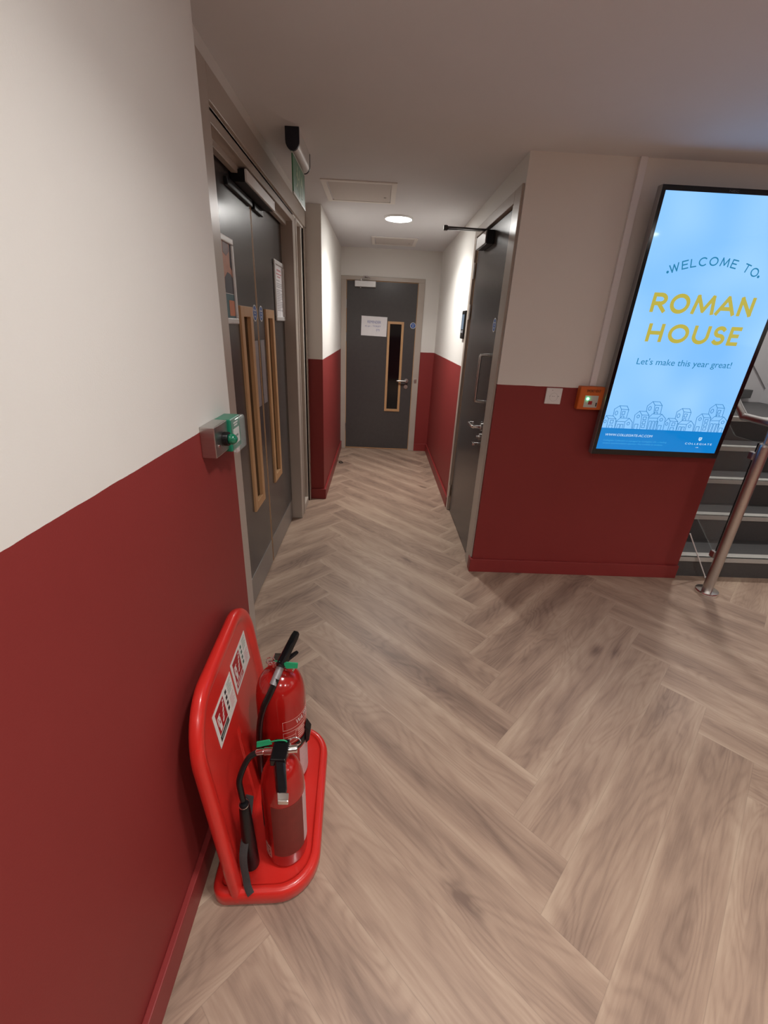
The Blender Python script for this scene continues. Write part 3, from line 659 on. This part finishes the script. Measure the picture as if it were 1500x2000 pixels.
lpart('welcome_text', arc, TEAL, scr)
for x, y in ((.148, 1.012), (.640, 1.012)):
    lpart('welcome_dot', MB().poly([(a, b, ZT) for a, b in circ(x, y, .0065, 16)], (0, 0, .0003)), TEAL, scr)
for wd, y, x0_, x1_, fr in (('ROMAN', .817, .110, .678, ((0, .150), (.182, .372), (.402, .628), (.638, .834), (.855, 1))), ('HOUSE', .667, .132, .664, ((0, .172), (.228, .446), (.488, .668), (.702, .846), (.876, 1)))):
    tb = MB()
    for ch, (f0, f1) in zip(wd, fr): stroke_glyph(tb, ch, x0_+f0*(x1_-x0_), y, (f1-f0)*(x1_-x0_), .098, .0195)
    bmesh.ops.transform(tb.bm, matrix=Matrix.Translation((0, 0, ZT)), verts=tb.bm.verts)
    lpart('title_text', tb, YEL, scr)
lpart('greeting_text', MB().mesh(text_mesh("Let's make this year great!", .05, fit=(.556, .046)), Matrix.Translation((.122, .535, ZT))), TEAL, scr)
fb = MB(); fb.mesh(text_mesh('WWW.COLLEGIATE-AC.COM', .02, shear=.15, fit=(.296, .0145)), Matrix.Translation((.056, .121, .0010)))
lpart('web_address_text', fb, SW, scr)
fb = MB(); fb.mesh(text_mesh('Collegiate Collection is managed by Collegiate UK, a leading', .012, shear=.15, fit=(.40, .0115)), Matrix.Translation((.054, .086, .0010)))
fb.mesh(text_mesh('student accommodation operator. Not available to students.', .012, shear=.15, fit=(.382, .0115)), Matrix.Translation((.053, .068, .0010)))
lpart('small_print_text', fb, SLB, scr)
fb = MB(); fb.mesh(text_mesh('COLLEGIATE', .014, space=1.35, fit=(.170, .0115)), Matrix.Translation((.572, .086, .0010))); fb.mesh(text_mesh('UK', .008, fit=(.017, .006)), Matrix.Translation((.649, .066, .0010)))
fb.poly([(.647, .134, .0010), (.667, .134, .0010), (.667, .122, .0010), (.663, .115, .0010), (.657, .111, .0010), (.651, .115, .0010), (.647, .122, .0010)][::-1], (0, 0, .0003))
cr_ = lpart('crest_text', fb, SW, scr)
lpart('crest_detail', MB().box((.652, .124, .0013), (.656, .129, .0016)).box((.658, .124, .0013), (.662, .129, .0016)).box((.655, .117, .0013), (.659, .121, .0016)), BAND, scr)
# outline drawing of houses
hb = MB(); LW = .0031
def RB(pts, close=False):
    q = [(min(max(x, .021), .781), y) for x, y in pts]
    ribbon(hb, q, LW, close)
def rect(x0_, x1_, y0_, y1_, sk=0):
    if x1_ > .785 or x0_ < .018: return
    RB([(x0_, y0_), (x1_, y0_), (x1_, y1_), (x0_, y1_)], True)
FB = .1705
def houses(o):
    def q(*p): return [(x+o, y) for x, y in p]
    # upper left house
    RB(q((.072, .243), (.069, .285), (.096, .306), (.141, .306), (.157, .284), (.111, .286), (.096, .306))); RB(q((.111, .286), (.118, .236))); RB(q((.157, .284), (.156, .238)))
    rect(.122+o, .138+o, .255, .274); RB(q((.122, .235), (.124, .246), (.138, .246), (.139, .235)))
    RB([(.087+o+.008*math.cos(a), .262+.012*math.sin(a)) for a in (2*PI*i/12 for i in range(12))], True)
    # lower left house
    RB(q((.018, .221), (.030, .244), (.072, .244), (.095, .226), (.048, .227), (.030, .244))); RB(q((.048, .227), (.050, FB))); RB(q((.095, .226), (.101, FB)))
    rect(.064+o, .082+o, .199, .218); RB(q((.062, FB), (.062, .188), (.082, .188), (.084, FB)))
    RB([(.032+o+.007*math.cos(a), .209+.009*math.sin(a)) for a in (2*PI*i/12 for i in range(12))], True)
    # low right house with side roof
    RB(q((.099, .212), (.120, .234), (.176, .233), (.201, .210))); RB(q((.099, .212), (.155, .211), (.176, .233))); RB(q((.103, .211), (.102, FB))); RB(q((.155, .211), (.158, FB))); RB(q((.201, .210), (.207, FB)))
    RB(q((.114, FB), (.114, .195), (.128, .195), (.128, FB))); RB(q((.134, FB), (.134, .195), (.148, .195), (.148, FB)))
    RB([(.178+o+.008*math.cos(a), .201+.009*math.sin(a)) for a in (2*PI*i/12 for i in range(12))], True)
    # tall house
    RB(q((.213, FB), (.203, .256), (.225, .279), (.268, .279), (.290, .257), (.246, .257), (.225, .279))); RB(q((.246, .257), (.259, FB))); RB(q((.290, .257), (.300, FB)))
    for y in (.229, .204, .180): rect(.260+o+(.229-y)*.1, .278+o+(.229-y)*.1, y, y+.017)
    RB(q((.220, FB), (.220, .200), (.240, .200), (.240, FB)))
    RB([(.226+o+.008*math.cos(a), .247+.009*math.sin(a)) for a in (2*PI*i/12 for i in range(12))], True)
    # upper right house
    RB(q((.266, .281), (.262, .312), (.288, .339), (.331, .339), (.351, .318), (.306, .319), (.288, .339))); RB(q((.306, .319), (.316, .268))); RB(q((.351, .318), (.356, .268)))
    rect(.318+o, .334+o, .286, .305); RB(q((.318, .268), (.318, .277), (.336, .277), (.336, .268)))
    RB([(.282+o+.008*math.cos(a), .298+.012*math.sin(a)) for a in (2*PI*i/12 for i in range(12))], True)
    # low right house, gable to the right
    RB(q((.290, .240), (.308, .266), (.367, .266), (.397, .241))); RB(q((.297, .240), (.348, .242), (.367, .266))); RB(q((.348, .242), (.360, FB))); RB(q((.397, .241), (.404, FB)))
    for a in (.305, .325, .345): RB(q((a, FB), (a-.002, .222), (a+.012, .222), (a+.013, FB)))
    RB(q((.366, FB), (.366, .198), (.386, .198), (.386, FB)))
    RB([(.373+o+.009*math.cos(a), .233+.009*math.sin(a)) for a in (2*PI*i/12 for i in range(12))], True)
houses(0); houses(.384)
bmesh.ops.transform(hb.bm, matrix=Matrix.Translation((0, 0, .0007)), verts=hb.bm.verts)
lpart('house_drawing', hb, LINEB, scr)

# ------------------------------------------------------------------ stairs, railing
t = thing('staircase', 'dark grey vinyl stairs with pale nosings rising behind the red wall', 'stairs', (3.3, YR+.02, 0))
tops = [.165, .37, .575, .78, .985]; ry = [2.716, 3.02, 3.30, 3.58, 3.86]; x0s, x1s = XT+.001, 4.398
for i, (zt, y) in enumerate(zip(tops, ry)):
    zb = tops[i-1] if i else 0; yn = ry[i+1] if i < 4 else 4.998
    s_ = wpart('step', MB().box((x0s, y, 0 if i == 0 else zb-.02), (x1s, yn, zt-.003)), M_VINYL, t)
    wpart('nosing', MB().box((x0s, y-.014, zt-.036), (x1s, y+.004, zt+.001)).box((x0s, y-.014, zt-.004), (x1s, y+.062, zt+.001)), M_NOSE, s_, .003)
PX, PY = 2.335, 2.50
t = thing('stair_railing', 'stainless steel railing post with round base, handrail and glass beside stairs', 'railing', (PX, PY, 0))
wpart('post', MB().cyl((PX, PY, .02), (PX, PY, 1.035), .031, n=32), M_STEEL, t)
wpart('post_cap', MB().lathe([(.031, 0), (.029, .012), (.016, .020), (.016, .022)], (PX, PY, 1.035), 32).cyl((PX, PY, 1.05), (PX, PY, 1.15), .015), M_STEEL, t)
wpart('base_flange', MB().lathe([(.072, 0), (.072, .016), (.068, .024), (.033, .025)], (PX, PY, 0), 40), M_CHROME, t)
wpart('handrail', MB().tube([(PX+.02, 2.20, 1.172), (PX, 2.45, 1.172), (PX, 2.70, 1.172), (PX, 2.745, 1.185), (PX, 3.0, 1.385), (PX, 3.9, 2.06)], .0225, 20, 3), M_STEEL, t)
wpart('glass_panel', MB().poly([(PX-.004, PY+.05, .27), (PX-.004, PY+.05, 1.045), (PX-.004, 2.74, 1.045), (PX-.004, 3.85, 1.85), (PX-.004, 3.85, 1.10)], (.010, 0, 0)), M_GLASS, t)
wpart('glass_edge', MB().box((PX-.0045, PY+.046, .27), (PX+.0065, PY+.051, 1.045)), M_GLEDGE, t)
for z in (.275, .965):
    c_ = wpart('glass_clamp', MB().box((PX-.022, PY+.028, z-.025), (PX+.022, PY+.075, z+.025)), M_STEEL, t, .010, seg=4)
o = finish('white_streak', MB().tube([(2.236, 2.694, .355), (2.460, 2.688, .010)], .0042, 8, 1).sphere((2.461, 2.688, .009), .008, 10), M_WHITE, None)  # white streak across the stair, built as a thin bar with a knob
tag(o, 'thin white rod slanting across the lowest stair beside the red wall end', 'streak')
struct('trim_5', MB().poly([(4.05, 4.985, 1.50), (4.14, 4.985, 1.50), (4.90, 4.985, .72), (4.80, 4.985, .72)], (0, .016, 0)), M_STAIRW)
t = thing('wall_bracket_box', 'small dark box on the stairwell wall just right of the screen', 'wall box', (4.10, 5.0, 1.05))
wpart('housing', MB().box((4.0, 4.93, 1.03), (4.22, 5.0, 1.12)), mat('dark_grey_metal', (.10, .10, .10), .5, .2, noise=.1), t, .004)

# ------------------------------------------------------------------ fire extinguisher stand
yaw = math.radians(2.5)
MS = Matrix.Translation((-.446, 1.0, 0)) @ Matrix.Rotation(yaw, 4, 'Z')
st = thing('extinguisher_stand', 'red plastic double extinguisher stand with tall back panel against left wall', 'extinguisher stand', M=MS)
def rr(x0, x1, y0, y1, rf, rb, off=0, n=9):
    """rounded rectangle: rf radius at the x1 side, rb at the x0 side"""
    x0 += off; x1 -= off; y0 += off; y1 -= off; rf = max(.004, rf-off); rb = max(.004, rb-off); P = []
    for cx, cy, r, a0 in ((x1-rf, y1-rf, rf, 0), (x0+rb, y1-rb, rb, PI/2), (x0+rb, y0+rb, rb, PI), (x1-rf, y0+rf, rf, 1.5*PI)):
        for i in range(n+1): a = a0+PI/2*i/n; P.append((cx+r*math.cos(a), cy+r*math.sin(a)))
    return P
rings = [[(x, y, z) for x, y in rr(.0, .312, -.292, .292, .125, .045, o)] for o, z in ((.006, .002), (.001, .010), (0, .038), (.002, .047), (.006, .054), (.013, .0575), (.024, .058), (.0265, .0565), (.028, .0515), (.030, .050), (.034, .0495), (.06, .0485))]
lpart('base_tray', MB().loft(rings), M_STAND, st, sharp=60)
lean = math.radians(6.0)
MPn = Matrix.Translation((.060, 0, 0)) @ Matrix.Rotation(-lean, 4, 'Y')
def pr_ring(off, x):  # outline in (y, z): top corners rounded, narrower towards the foot
    P = rr(.002, .710, -.292, .318, .16, .02, off, 14)
    return [(x, y*(1-(.135 if y < 0 else .02)*max(0, z-.25)/.4), z) for z, y in P]
rings = [pr_ring(o, x) for o, x in ((.012, .0), (.003, .004), (0, .012), (0, .024), (.004, .030), (.012, .034), (.022, .0355), (.032, .034), (.042, .029), (.048, .024), (.056, .0215))]
pn = MB().loft(rings, M=MPn)
panel = lpart('back_panel', pn, M_STAND, st, sharp=60)
rib = MB().loft([[(.0210, -.03+s, .06), (.0210, .03-s, .06), (.0210, .018-s, .40), (.0210, -.018+s, .40)] if k == 0 else [(.030, -.02, .08), (.030, .02, .08), (.025, .010, .36), (.025, -.010, .36)] for k, s in ((0, 0), (1, 0))], M=MPn)
lpart('centre_rib', rib, M_STAND, st, .006)
def id_label(y0, z0, wd, ht, bar, par, kind):
    x = .0222; L0 = lambda u, v: (y0+u*wd, z0+(1-v)*ht)
    def quad(mb, u0, u1, v0, v1, d=.0005, x_=x):
        (a, b), (c, e) = L0(u0, v1), L0(u1, v0); mb.box((x_, a, b), (x_+d, c, e))
    mb = MB(); quad(mb, 0, 1, 0, 1, .0006); bmesh.ops.transform(mb.bm, matrix=MPn, verts=mb.bm.verts)
    lab = lpart('label_card', mb, M_LABELW, par)
    def sub(name, m, f, dx):
        b = MB(); f(b, x+dx); bmesh.ops.transform(b.bm, matrix=MPn, verts=b.bm.verts); lpart(name, b, m, lab)
    sub('red_symbol_field', M_LABELR, lambda b, xx: quad(b, .09, .51, .09, .73, .0004, xx), .0006)
    def glyph(b, xx):
        def Pp(pts): b.poly([(xx, *L0(u, v)) for u, v in pts][::-1], (.0003, 0, 0))
        Pp([(.15, .34), (.24, .34), (.24, .68), (.15, .68)]); Pp([(.165, .29), (.225, .29), (.225, .34), (.165, .34)]); Pp([(.12, .26), (.26, .26), (.26, .285), (.12, .285)]); Pp([(.12, .285), (.135, .285), (.135, .5), (.12, .5)])
        for k_ in range(4):
            u = .29+.035*k_; v = .60-.105*k_; Pp([(u, v), (u+.05, v-.065), (u+.115-.012*k_, v-.045), (u+.05, v+.02)])
        Pp([(x_, y_) for x_, y_ in circ(.46, .17, .025, 10, .03)])
    sub('flame_symbol', M_LABELW, glyph, .001)
    sub('symbol_detail', M_LABELR, lambda b, xx: quad(b, .18, .21, .40, .48, .0003, xx), .0013)
    sub('kind_bar', M_LABELDK if bar == 'k' else M_LABELR, lambda b, xx: quad(b, .08, .51, .77, .91, .0004, xx), .0006)
    def bartext(b, xx): quad(b, .12, .47, .825, .84, .0003, xx); quad(b, .12, .40, .855, .865, .0003, xx)
    sub('kind_text', M_LABELG if bar == 'k' else M_LABELW, bartext, .001)
    def pict(b, xx):
        for k_ in range(4): quad(b, .605-.005*k_, .675-.005*k_, .12+.165*k_, .12+.165*k_+.10, .0004, xx)
    sub('hazard_symbols', M_LABELDK if bar == 'k' else mat('label_teal', (.05, .12, .10), .6, noise=.2), pict, .0006)
    def tx(b, xx):
        for k_ in range(6): quad(b, .74, .95-.03*(k_ % 3), .08+.06*k_, .08+.06*k_+.03, .0003, xx)
    def tx2(b, xx):
        for k_ in range(6): quad(b, .74, .95-.03*(k_ % 3), .52+.06*k_, .52+.06*k_+.03, .0003, xx)
    sub('green_print', M_LABELG, tx, .0006); sub('pink_print', M_LABELP, tx2, .0006)
id_label(-.134, .468, .174, .122, 'k', st, 0)
id_label(.053, .478, .174, .121, 'r', st, 1)

def cyl_map(me, c, r, a0, z0):
    """wrap a flat text/line mesh (x along the arc, y up) round a vertical cylinder"""
    for v in me.vertices:
        a = a0+v.co.x/r; rad = r+v.co.z
        v.co = Vector((c[0]+rad*math.cos(a), c[1]+rad*math.sin(a), z0+v.co.y))
    return me
def cyl_patch(mb, c, r, a0, a1, z0, z1, t=.0005, n=14):
    for i in range(n):
        p, q = a0+(a1-a0)*i/n, a0+(a1-a0)*(i+1)/n
        P = [(c[0]+r*math.cos(p), c[1]+r*math.sin(p), z0), (c[0]+r*math.cos(q), c[1]+r*math.sin(q), z0), (c[0]+r*math.cos(q), c[1]+r*math.sin(q), z1), (c[0]+r*math.cos(p), c[1]+r*math.sin(p), z1)]
        m = (p+q)/2; mb.poly(P, (t*math.cos(m), t*math.sin(m), 0))
    return mb
D = math.radians
# ---- water extinguisher (rear)
wc = (-.302, 1.150); wr = .0855; ZB = .0495
t = thing('fire_extinguisher', 'fat red water extinguisher with upright black lever, farther on the stand', 'fire extinguisher', (wc[0], wc[1], ZB)); water = t
prof = [(wr*.93, 0), (wr*.98, .006), (wr, .016), (wr, .345), (wr*.985, .367), (wr*.94, .390), (wr*.86, .410), (wr*.74, .427), (wr*.58, .440), (wr*.40, .448), (.024, .452), (.024, .462), (.0, .462)]
wpart('cylinder', MB().lathe(prof, (wc[0], wc[1], ZB), 56, cap1=False), M_EXT, t, sharp=50)
v_ = wpart('valve', MB().cyl((wc[0], wc[1], .500), (wc[0], wc[1], .528), .020).box((wc[0]-.018, wc[1]-.022, .520), (wc[0]+.022, wc[1]+.022, .546)).cyl((wc[0]+.02, wc[1]-.005, .520), (wc[0]+.055, wc[1]-.012, .512), .013).cyl((wc[0]-.036, wc[1], .520), (wc[0]-.012, wc[1], .524), .010), M_CHROME, t, .003)
def lever(par, a, b, w0, w1, h0, nm, m):
    a, b = Vector(a), Vector(b); d = (b-a); L_ = d.length; d.normalize(); s_ = d.cross(Vector((0, 0, 1))).normalized(); u_ = s_.cross(d)
    rings = []
    for i in range(9):
        k_ = i/8; ww = w0+(w1-w0)*k_; hh = h0*(1-.35*k_)
        if k_ > .85: ww *= math.sqrt(max(.05, 1-((k_-.85)/.15)**2*.35))
        p = a+d*L_*k_
        rings.append([tuple(p+s_*(x*ww/2)+u_*(z*hh/2)) for x, z in ((-1, -1), (-.8, .6), (-.55, 1), (.55, 1), (.8, .6), (1, -1))])
    return wpart(nm, MB().loft(rings, smooth=False), m, par, .0015)
lever(t, (wc[0]+.014, wc[1]-.045, .552), (wc[0]+.050, wc[1]+.072, .590), .030, .029, .020, 'operating_lever', M_BLACKGLOSS)
lever(t, (wc[0]+.020, wc[1]-.010, .540), (wc[0]+.058, wc[1]+.038, .540), .024, .016, .008, 'carrying_handle', M_BLACKGLOSS)
wpart('pin_ring', MB().tube([(wc[0]-.020+.016*math.cos(a), wc[1]-.022, .548+.014*math.sin(a)) for a in (2*PI*i/14 for i in range(14))], .0016, 8, 2, cyc=True), M_CHROME, t)
tg = MB().tube([(wc[0]-.004, wc[1]-.030, .556), (wc[0]+.014, wc[1]-.040, .562), (wc[0]+.030, wc[1]-.036, .552)], .0022, 6, 3)
tg.poly([(wc[0]+.026, wc[1]-.042, .556), (wc[0]+.036, wc[1]-.044, .563), (wc[0]+.072, wc[1]-.034, .552), (wc[0]+.070, wc[1]-.036, .535), (wc[0]+.036, wc[1]-.046, .541)], (.0005, .003, .0005))
wpart('seal_tag', tg, M_GREENTAG, t, label='green security tag')
hs = wpart('hose', MB().tube([(wc[0]+.004, wc[1]-.055, .510), (wc[0]-.012, wc[1]-.078, .478), (wc[0]-.036, wc[1]-.092, .430), (wc[0]-.055, wc[1]-.088, .355), (wc[0]-.066, wc[1]-.082, .255), (wc[0]-.072, wc[1]-.072, .16), (wc[0]-.074, wc[1]-.062, .085)], .0105, 14, 6), M_RUBBER, t)
wpart('hose_collar', MB().cyl((wc[0]+.012, wc[1]-.028, .530), (wc[0]-.006, wc[1]-.068, .496), .0125), mat('grey_hose_ferrule', (.30, .30, .31), .45, .4, noise=.08), hs)
wpart('hose_band', MB().lathe([(wr+.0004, 0), (wr+.004, 0), (wr+.004, .028), (wr+.0004, .028)], (wc[0], wc[1], .226), 48, cap0=False, cap1=False), M_BLACK, t)
wpart('band_buckle', MB().loft([[(wc[0]+wr+.001, wc[1]-.030, .212), (wc[0]+wr+.014, wc[1]-.026, .224), (wc[0]+wr+.018, wc[1]-.024, .262), (wc[0]+wr+.001, wc[1]-.028, .290)], [(wc[0]+wr+.001, wc[1]+.012, .212), (wc[0]+wr+.014, wc[1]+.010, .224), (wc[0]+wr+.018, wc[1]+.008, .262), (wc[0]+wr+.001, wc[1]+.010, .290)]], smooth=False), M_BLACK, t, .002)
def outline(mb, a0, a1, z0, z1, wd=.0013):
    cyl_patch(mb, wc, wr+.0002, D(a0), D(a1), z0, z0+wd); cyl_patch(mb, wc, wr+.0002, D(a0), D(a1), z1-wd, z1)
    for a in (a0, a1): cyl_patch(mb, wc, wr+.0002, D(a)-wd/wr/2, D(a)+wd/wr/2, z0, z1, n=1)
ob = MB(); outline(ob, -76, 15, .322, .358); outline(ob, -76, 15, .262, .312); cyl_patch(ob, wc, wr+.0002, D(-76), D(-46), .292, .2933)
cyl_patch(ob, wc, wr+.0002, D(-46.4), D(-45.6), .262, .312, n=1)
for i in range(5): cyl_patch(ob, wc, wr+.0002, D(-40), D(-14-3*(i % 2)), .268+.009*i, .272+.009*i, n=6)
wpart('label_outline', ob, M_LINE, t)
tb = MB(); tb.mesh(cyl_map(text_mesh('WATER', .03, fit=(.070, .020)), wc, wr+.0004, D(-44), .330)); wpart('label_heading', tb, mat('label_white_ink', (.62, .56, .54), .5, noise=.05), t)
tb = MB(); tb.mesh(cyl_map(text_mesh('P', .03, fit=(.016, .020)), wc, wr+.0004, D(-66), .266)); wpart('label_letter', tb, M_LINE, t); tb = MB(); tb.mesh(cyl_map(text_mesh('FIRE', .02, fit=(.03, .008)), wc, wr+.0004, D(-44), .300)); wpart('label_text', tb, M_LINE, t)
lw = MB(); cyl_patch(lw, wc, wr+.0002, D(-38), D(30), .075, .212); wpart('instruction_label', lw, M_LABELP, t)

water.matrix_world = Matrix.Translation((-.290, 1.110, ZB)) @ Matrix.Diagonal((.965, .965, 1.085, 1))
# ---- carbon dioxide extinguisher (front)
cc = (-.234, .850); cr2 = .0635
t = thing('fire_extinguisher', 'slim red gas extinguisher with black horn, nearer on the stand', 'fire extinguisher', (cc[0], cc[1], ZB))
prof = [(cr2*.90, 0), (cr2*.97, .005), (cr2, .014), (cr2, .285), (cr2*.985, .312), (cr2*.93, .340), (cr2*.83, .366), (cr2*.68, .388), (cr2*.48, .402), (.021, .408), (.018, .420), (0, .420)]
wpart('cylinder', MB().lathe(prof, (cc[0], cc[1], ZB), 56, cap1=False), M_EXT, t, sharp=50)
wpart('valve', MB().cyl((cc[0], cc[1], .462), (cc[0], cc[1], .486), .017).box((cc[0]-.018, cc[1]-.020, .478), (cc[0]+.018, cc[1]+.020, .502)).cyl((cc[0]+.016, cc[1]+.006, .486), (cc[0]+.045, cc[1]+.012, .484), .012).cyl((cc[0]-.010, cc[1], .488), (cc[0]-.046, cc[1]+.004, .480), .011).cyl((cc[0]-.046, cc[1]+.004, .480), (cc[0]-.070, cc[1]+.004, .474), .0085), M_CHROME, t, .002)
hb_ = MB().loft([[(cc[0]+x*.022+.002, cc[1]+y_, z_) for x in (-1, 1) for z_ in ((.484, .510) if x < 0 else (.510, .484))] for y_ in (.022, -.045)], smooth=False)
wpart('trigger_housing', hb_, M_BLACKGLOSS, t, .004)
lv = lever(t, (cc[0]+.006, cc[1]-.038, .498), (cc[0]+.0285, cc[1]-.119, .483), .034, .028, .015, 'carrying_handle', M_BLACKGLOSS)
wpart('handle_tip', MB().loft([[(cc[0]+.0305+x*.0155, cc[1]-.118, .481+z_) for x, z_ in ((-1, -.009), (-1, .008), (1, .008), (1, -.009))], [(cc[0]+.0335+x*.0135, cc[1]-.136, .476+z_) for x, z_ in ((-1, -.009), (-1, .005), (1, .005), (1, -.009))]], smooth=False), M_CHROME, lv, .002, 'bright chrome tip')
wpart('pin_ring', MB().tube([(cc[0]+.036+.017*math.cos(a), cc[1]+.024+.006*math.sin(a), .496+.009*math.sin(a)) for a in (2*PI*i/14 for i in range(14))], .0018, 8, 2, cyc=True), M_CHROME, t)
tg = MB().tube([(cc[0]+.022, cc[1]+.012, .492), (cc[0]+.014, cc[1]+.012, .513), (cc[0]-.004, cc[1]+.012, .515), (cc[0]-.030, cc[1]+.016, .503)], .0022, 6, 4)
tg.poly([(cc[0]-.026, cc[1]+.012, .498), (cc[0]-.034, cc[1]+.016, .508), (cc[0]-.072, cc[1]+.022, .490), (cc[0]-.072, cc[1]+.016, .478)], (0, .003, .002))
wpart('seal_tag', tg, M_GREENTAG, t, label='green security tag')
hx = (-.336, .800)
hs = wpart('hose', MB().tube([(cc[0]-.068, cc[1]+.004, .474), (cc[0]-.086, cc[1]-.004, .466), (hx[0]+.002, .832, .446), (hx[0]-.008, .812, .416), (hx[0]-.004, .803, .385), (hx[0], .800, .350)], .0085, 14, 6), M_RUBBER, t)
hn = wpart('discharge_horn', MB().lathe([(.0095, .345), (.0135, .338), (.0155, .320), (.019, .22), (.0225, .10), (.0235, .062), (.0215, .060), (.017, .12)], (hx[0]+.004, hx[1]-.006, 0), 28, cap1=True), M_BLACK, t)
wpart('horn_clip', MB().tube([(hx[0]+.003+.0135*math.cos(a), hx[1]-.005+.0135*math.sin(a), .340+.002*math.sin(a)) for a in (2*PI*i/16 for i in range(16))], .0014, 6, 1, cyc=True), M_CHROME, hn)
sp = MB(); pth = [Vector(p) for p in ((-.328, .832, .322), (-.331, .818, .282), (-.334, .802, .24), (-.338, .778, .195), (-.340, .759, .160), (-.337, .748, .125), (-.331, .738, .095), (-.325, .727, .075), (-.312, .712, .064))]
wpart('strap', sp.tube([tuple(p) for p in pth], .01, 10, 5, flat=(.0125, .0012)), M_STRAP, t, label='dark grey loose webbing strap')
wpart('strap_buckle', MB().tube([(-.335+.010*math.cos(a), .788, .212+.014*math.sin(a)) for a in (2*PI*i/12 for i in range(12))], .0035, 8, 2, cyc=True), M_BLACK, t)
lb = MB(); cyl_patch(lb, cc, cr2+.0002, D(-112), D(-22), .110, .335, n=18); wpart('front_label', lb, M_BROWN, t, label='brownish red printed label')
lb = MB(); cyl_patch(lb, cc, cr2+.0003, D(-21), D(35), .118, .335, n=12); wpart('side_label', lb, M_LABELP, t, label='pale side label')
lb = MB()
a0, a1, z0, z1 = -150, -124, .085, .135
for aa, bb, c_, d_ in ((a0, a1, z0, z0+.003), (a0, a1, z1-.003, z1), (a0, a0+2.5, z0, z1), (a1-2.5, a1, z0, z1), (a0+5, a1-5, .098, .102), (a0+5, a1-9, .108, .112), (a0+5, a1-5, .118, .122)): cyl_patch(lb, cc, cr2+.0003, D(aa), D(bb), c_, d_, n=3)
wpart('small_label', lb, M_LINE, t)
lb = MB(); cyl_patch(lb, cc, cr2+.0003, D(-172), D(-150), .20, .30, n=5); wpart('dark_sticker', lb, M_LABELDK, t)

# ------------------------------------------------------------------ scrap on the corridor floor
o = finish('floor_scrap', MB().tube([(-.400, 5.235, .004), (-.418, 5.250, .004), (-.434, 5.238, .004), (-.437, 5.210, .004), (-.424, 5.190, .004), (-.404, 5.192, .004), (-.388, 5.202, .004)], .0055, 8, 3), M_RUBBER, None)
tag(o, 'tiny curled black scrap lying on corridor floor by left skirting', 'scrap')
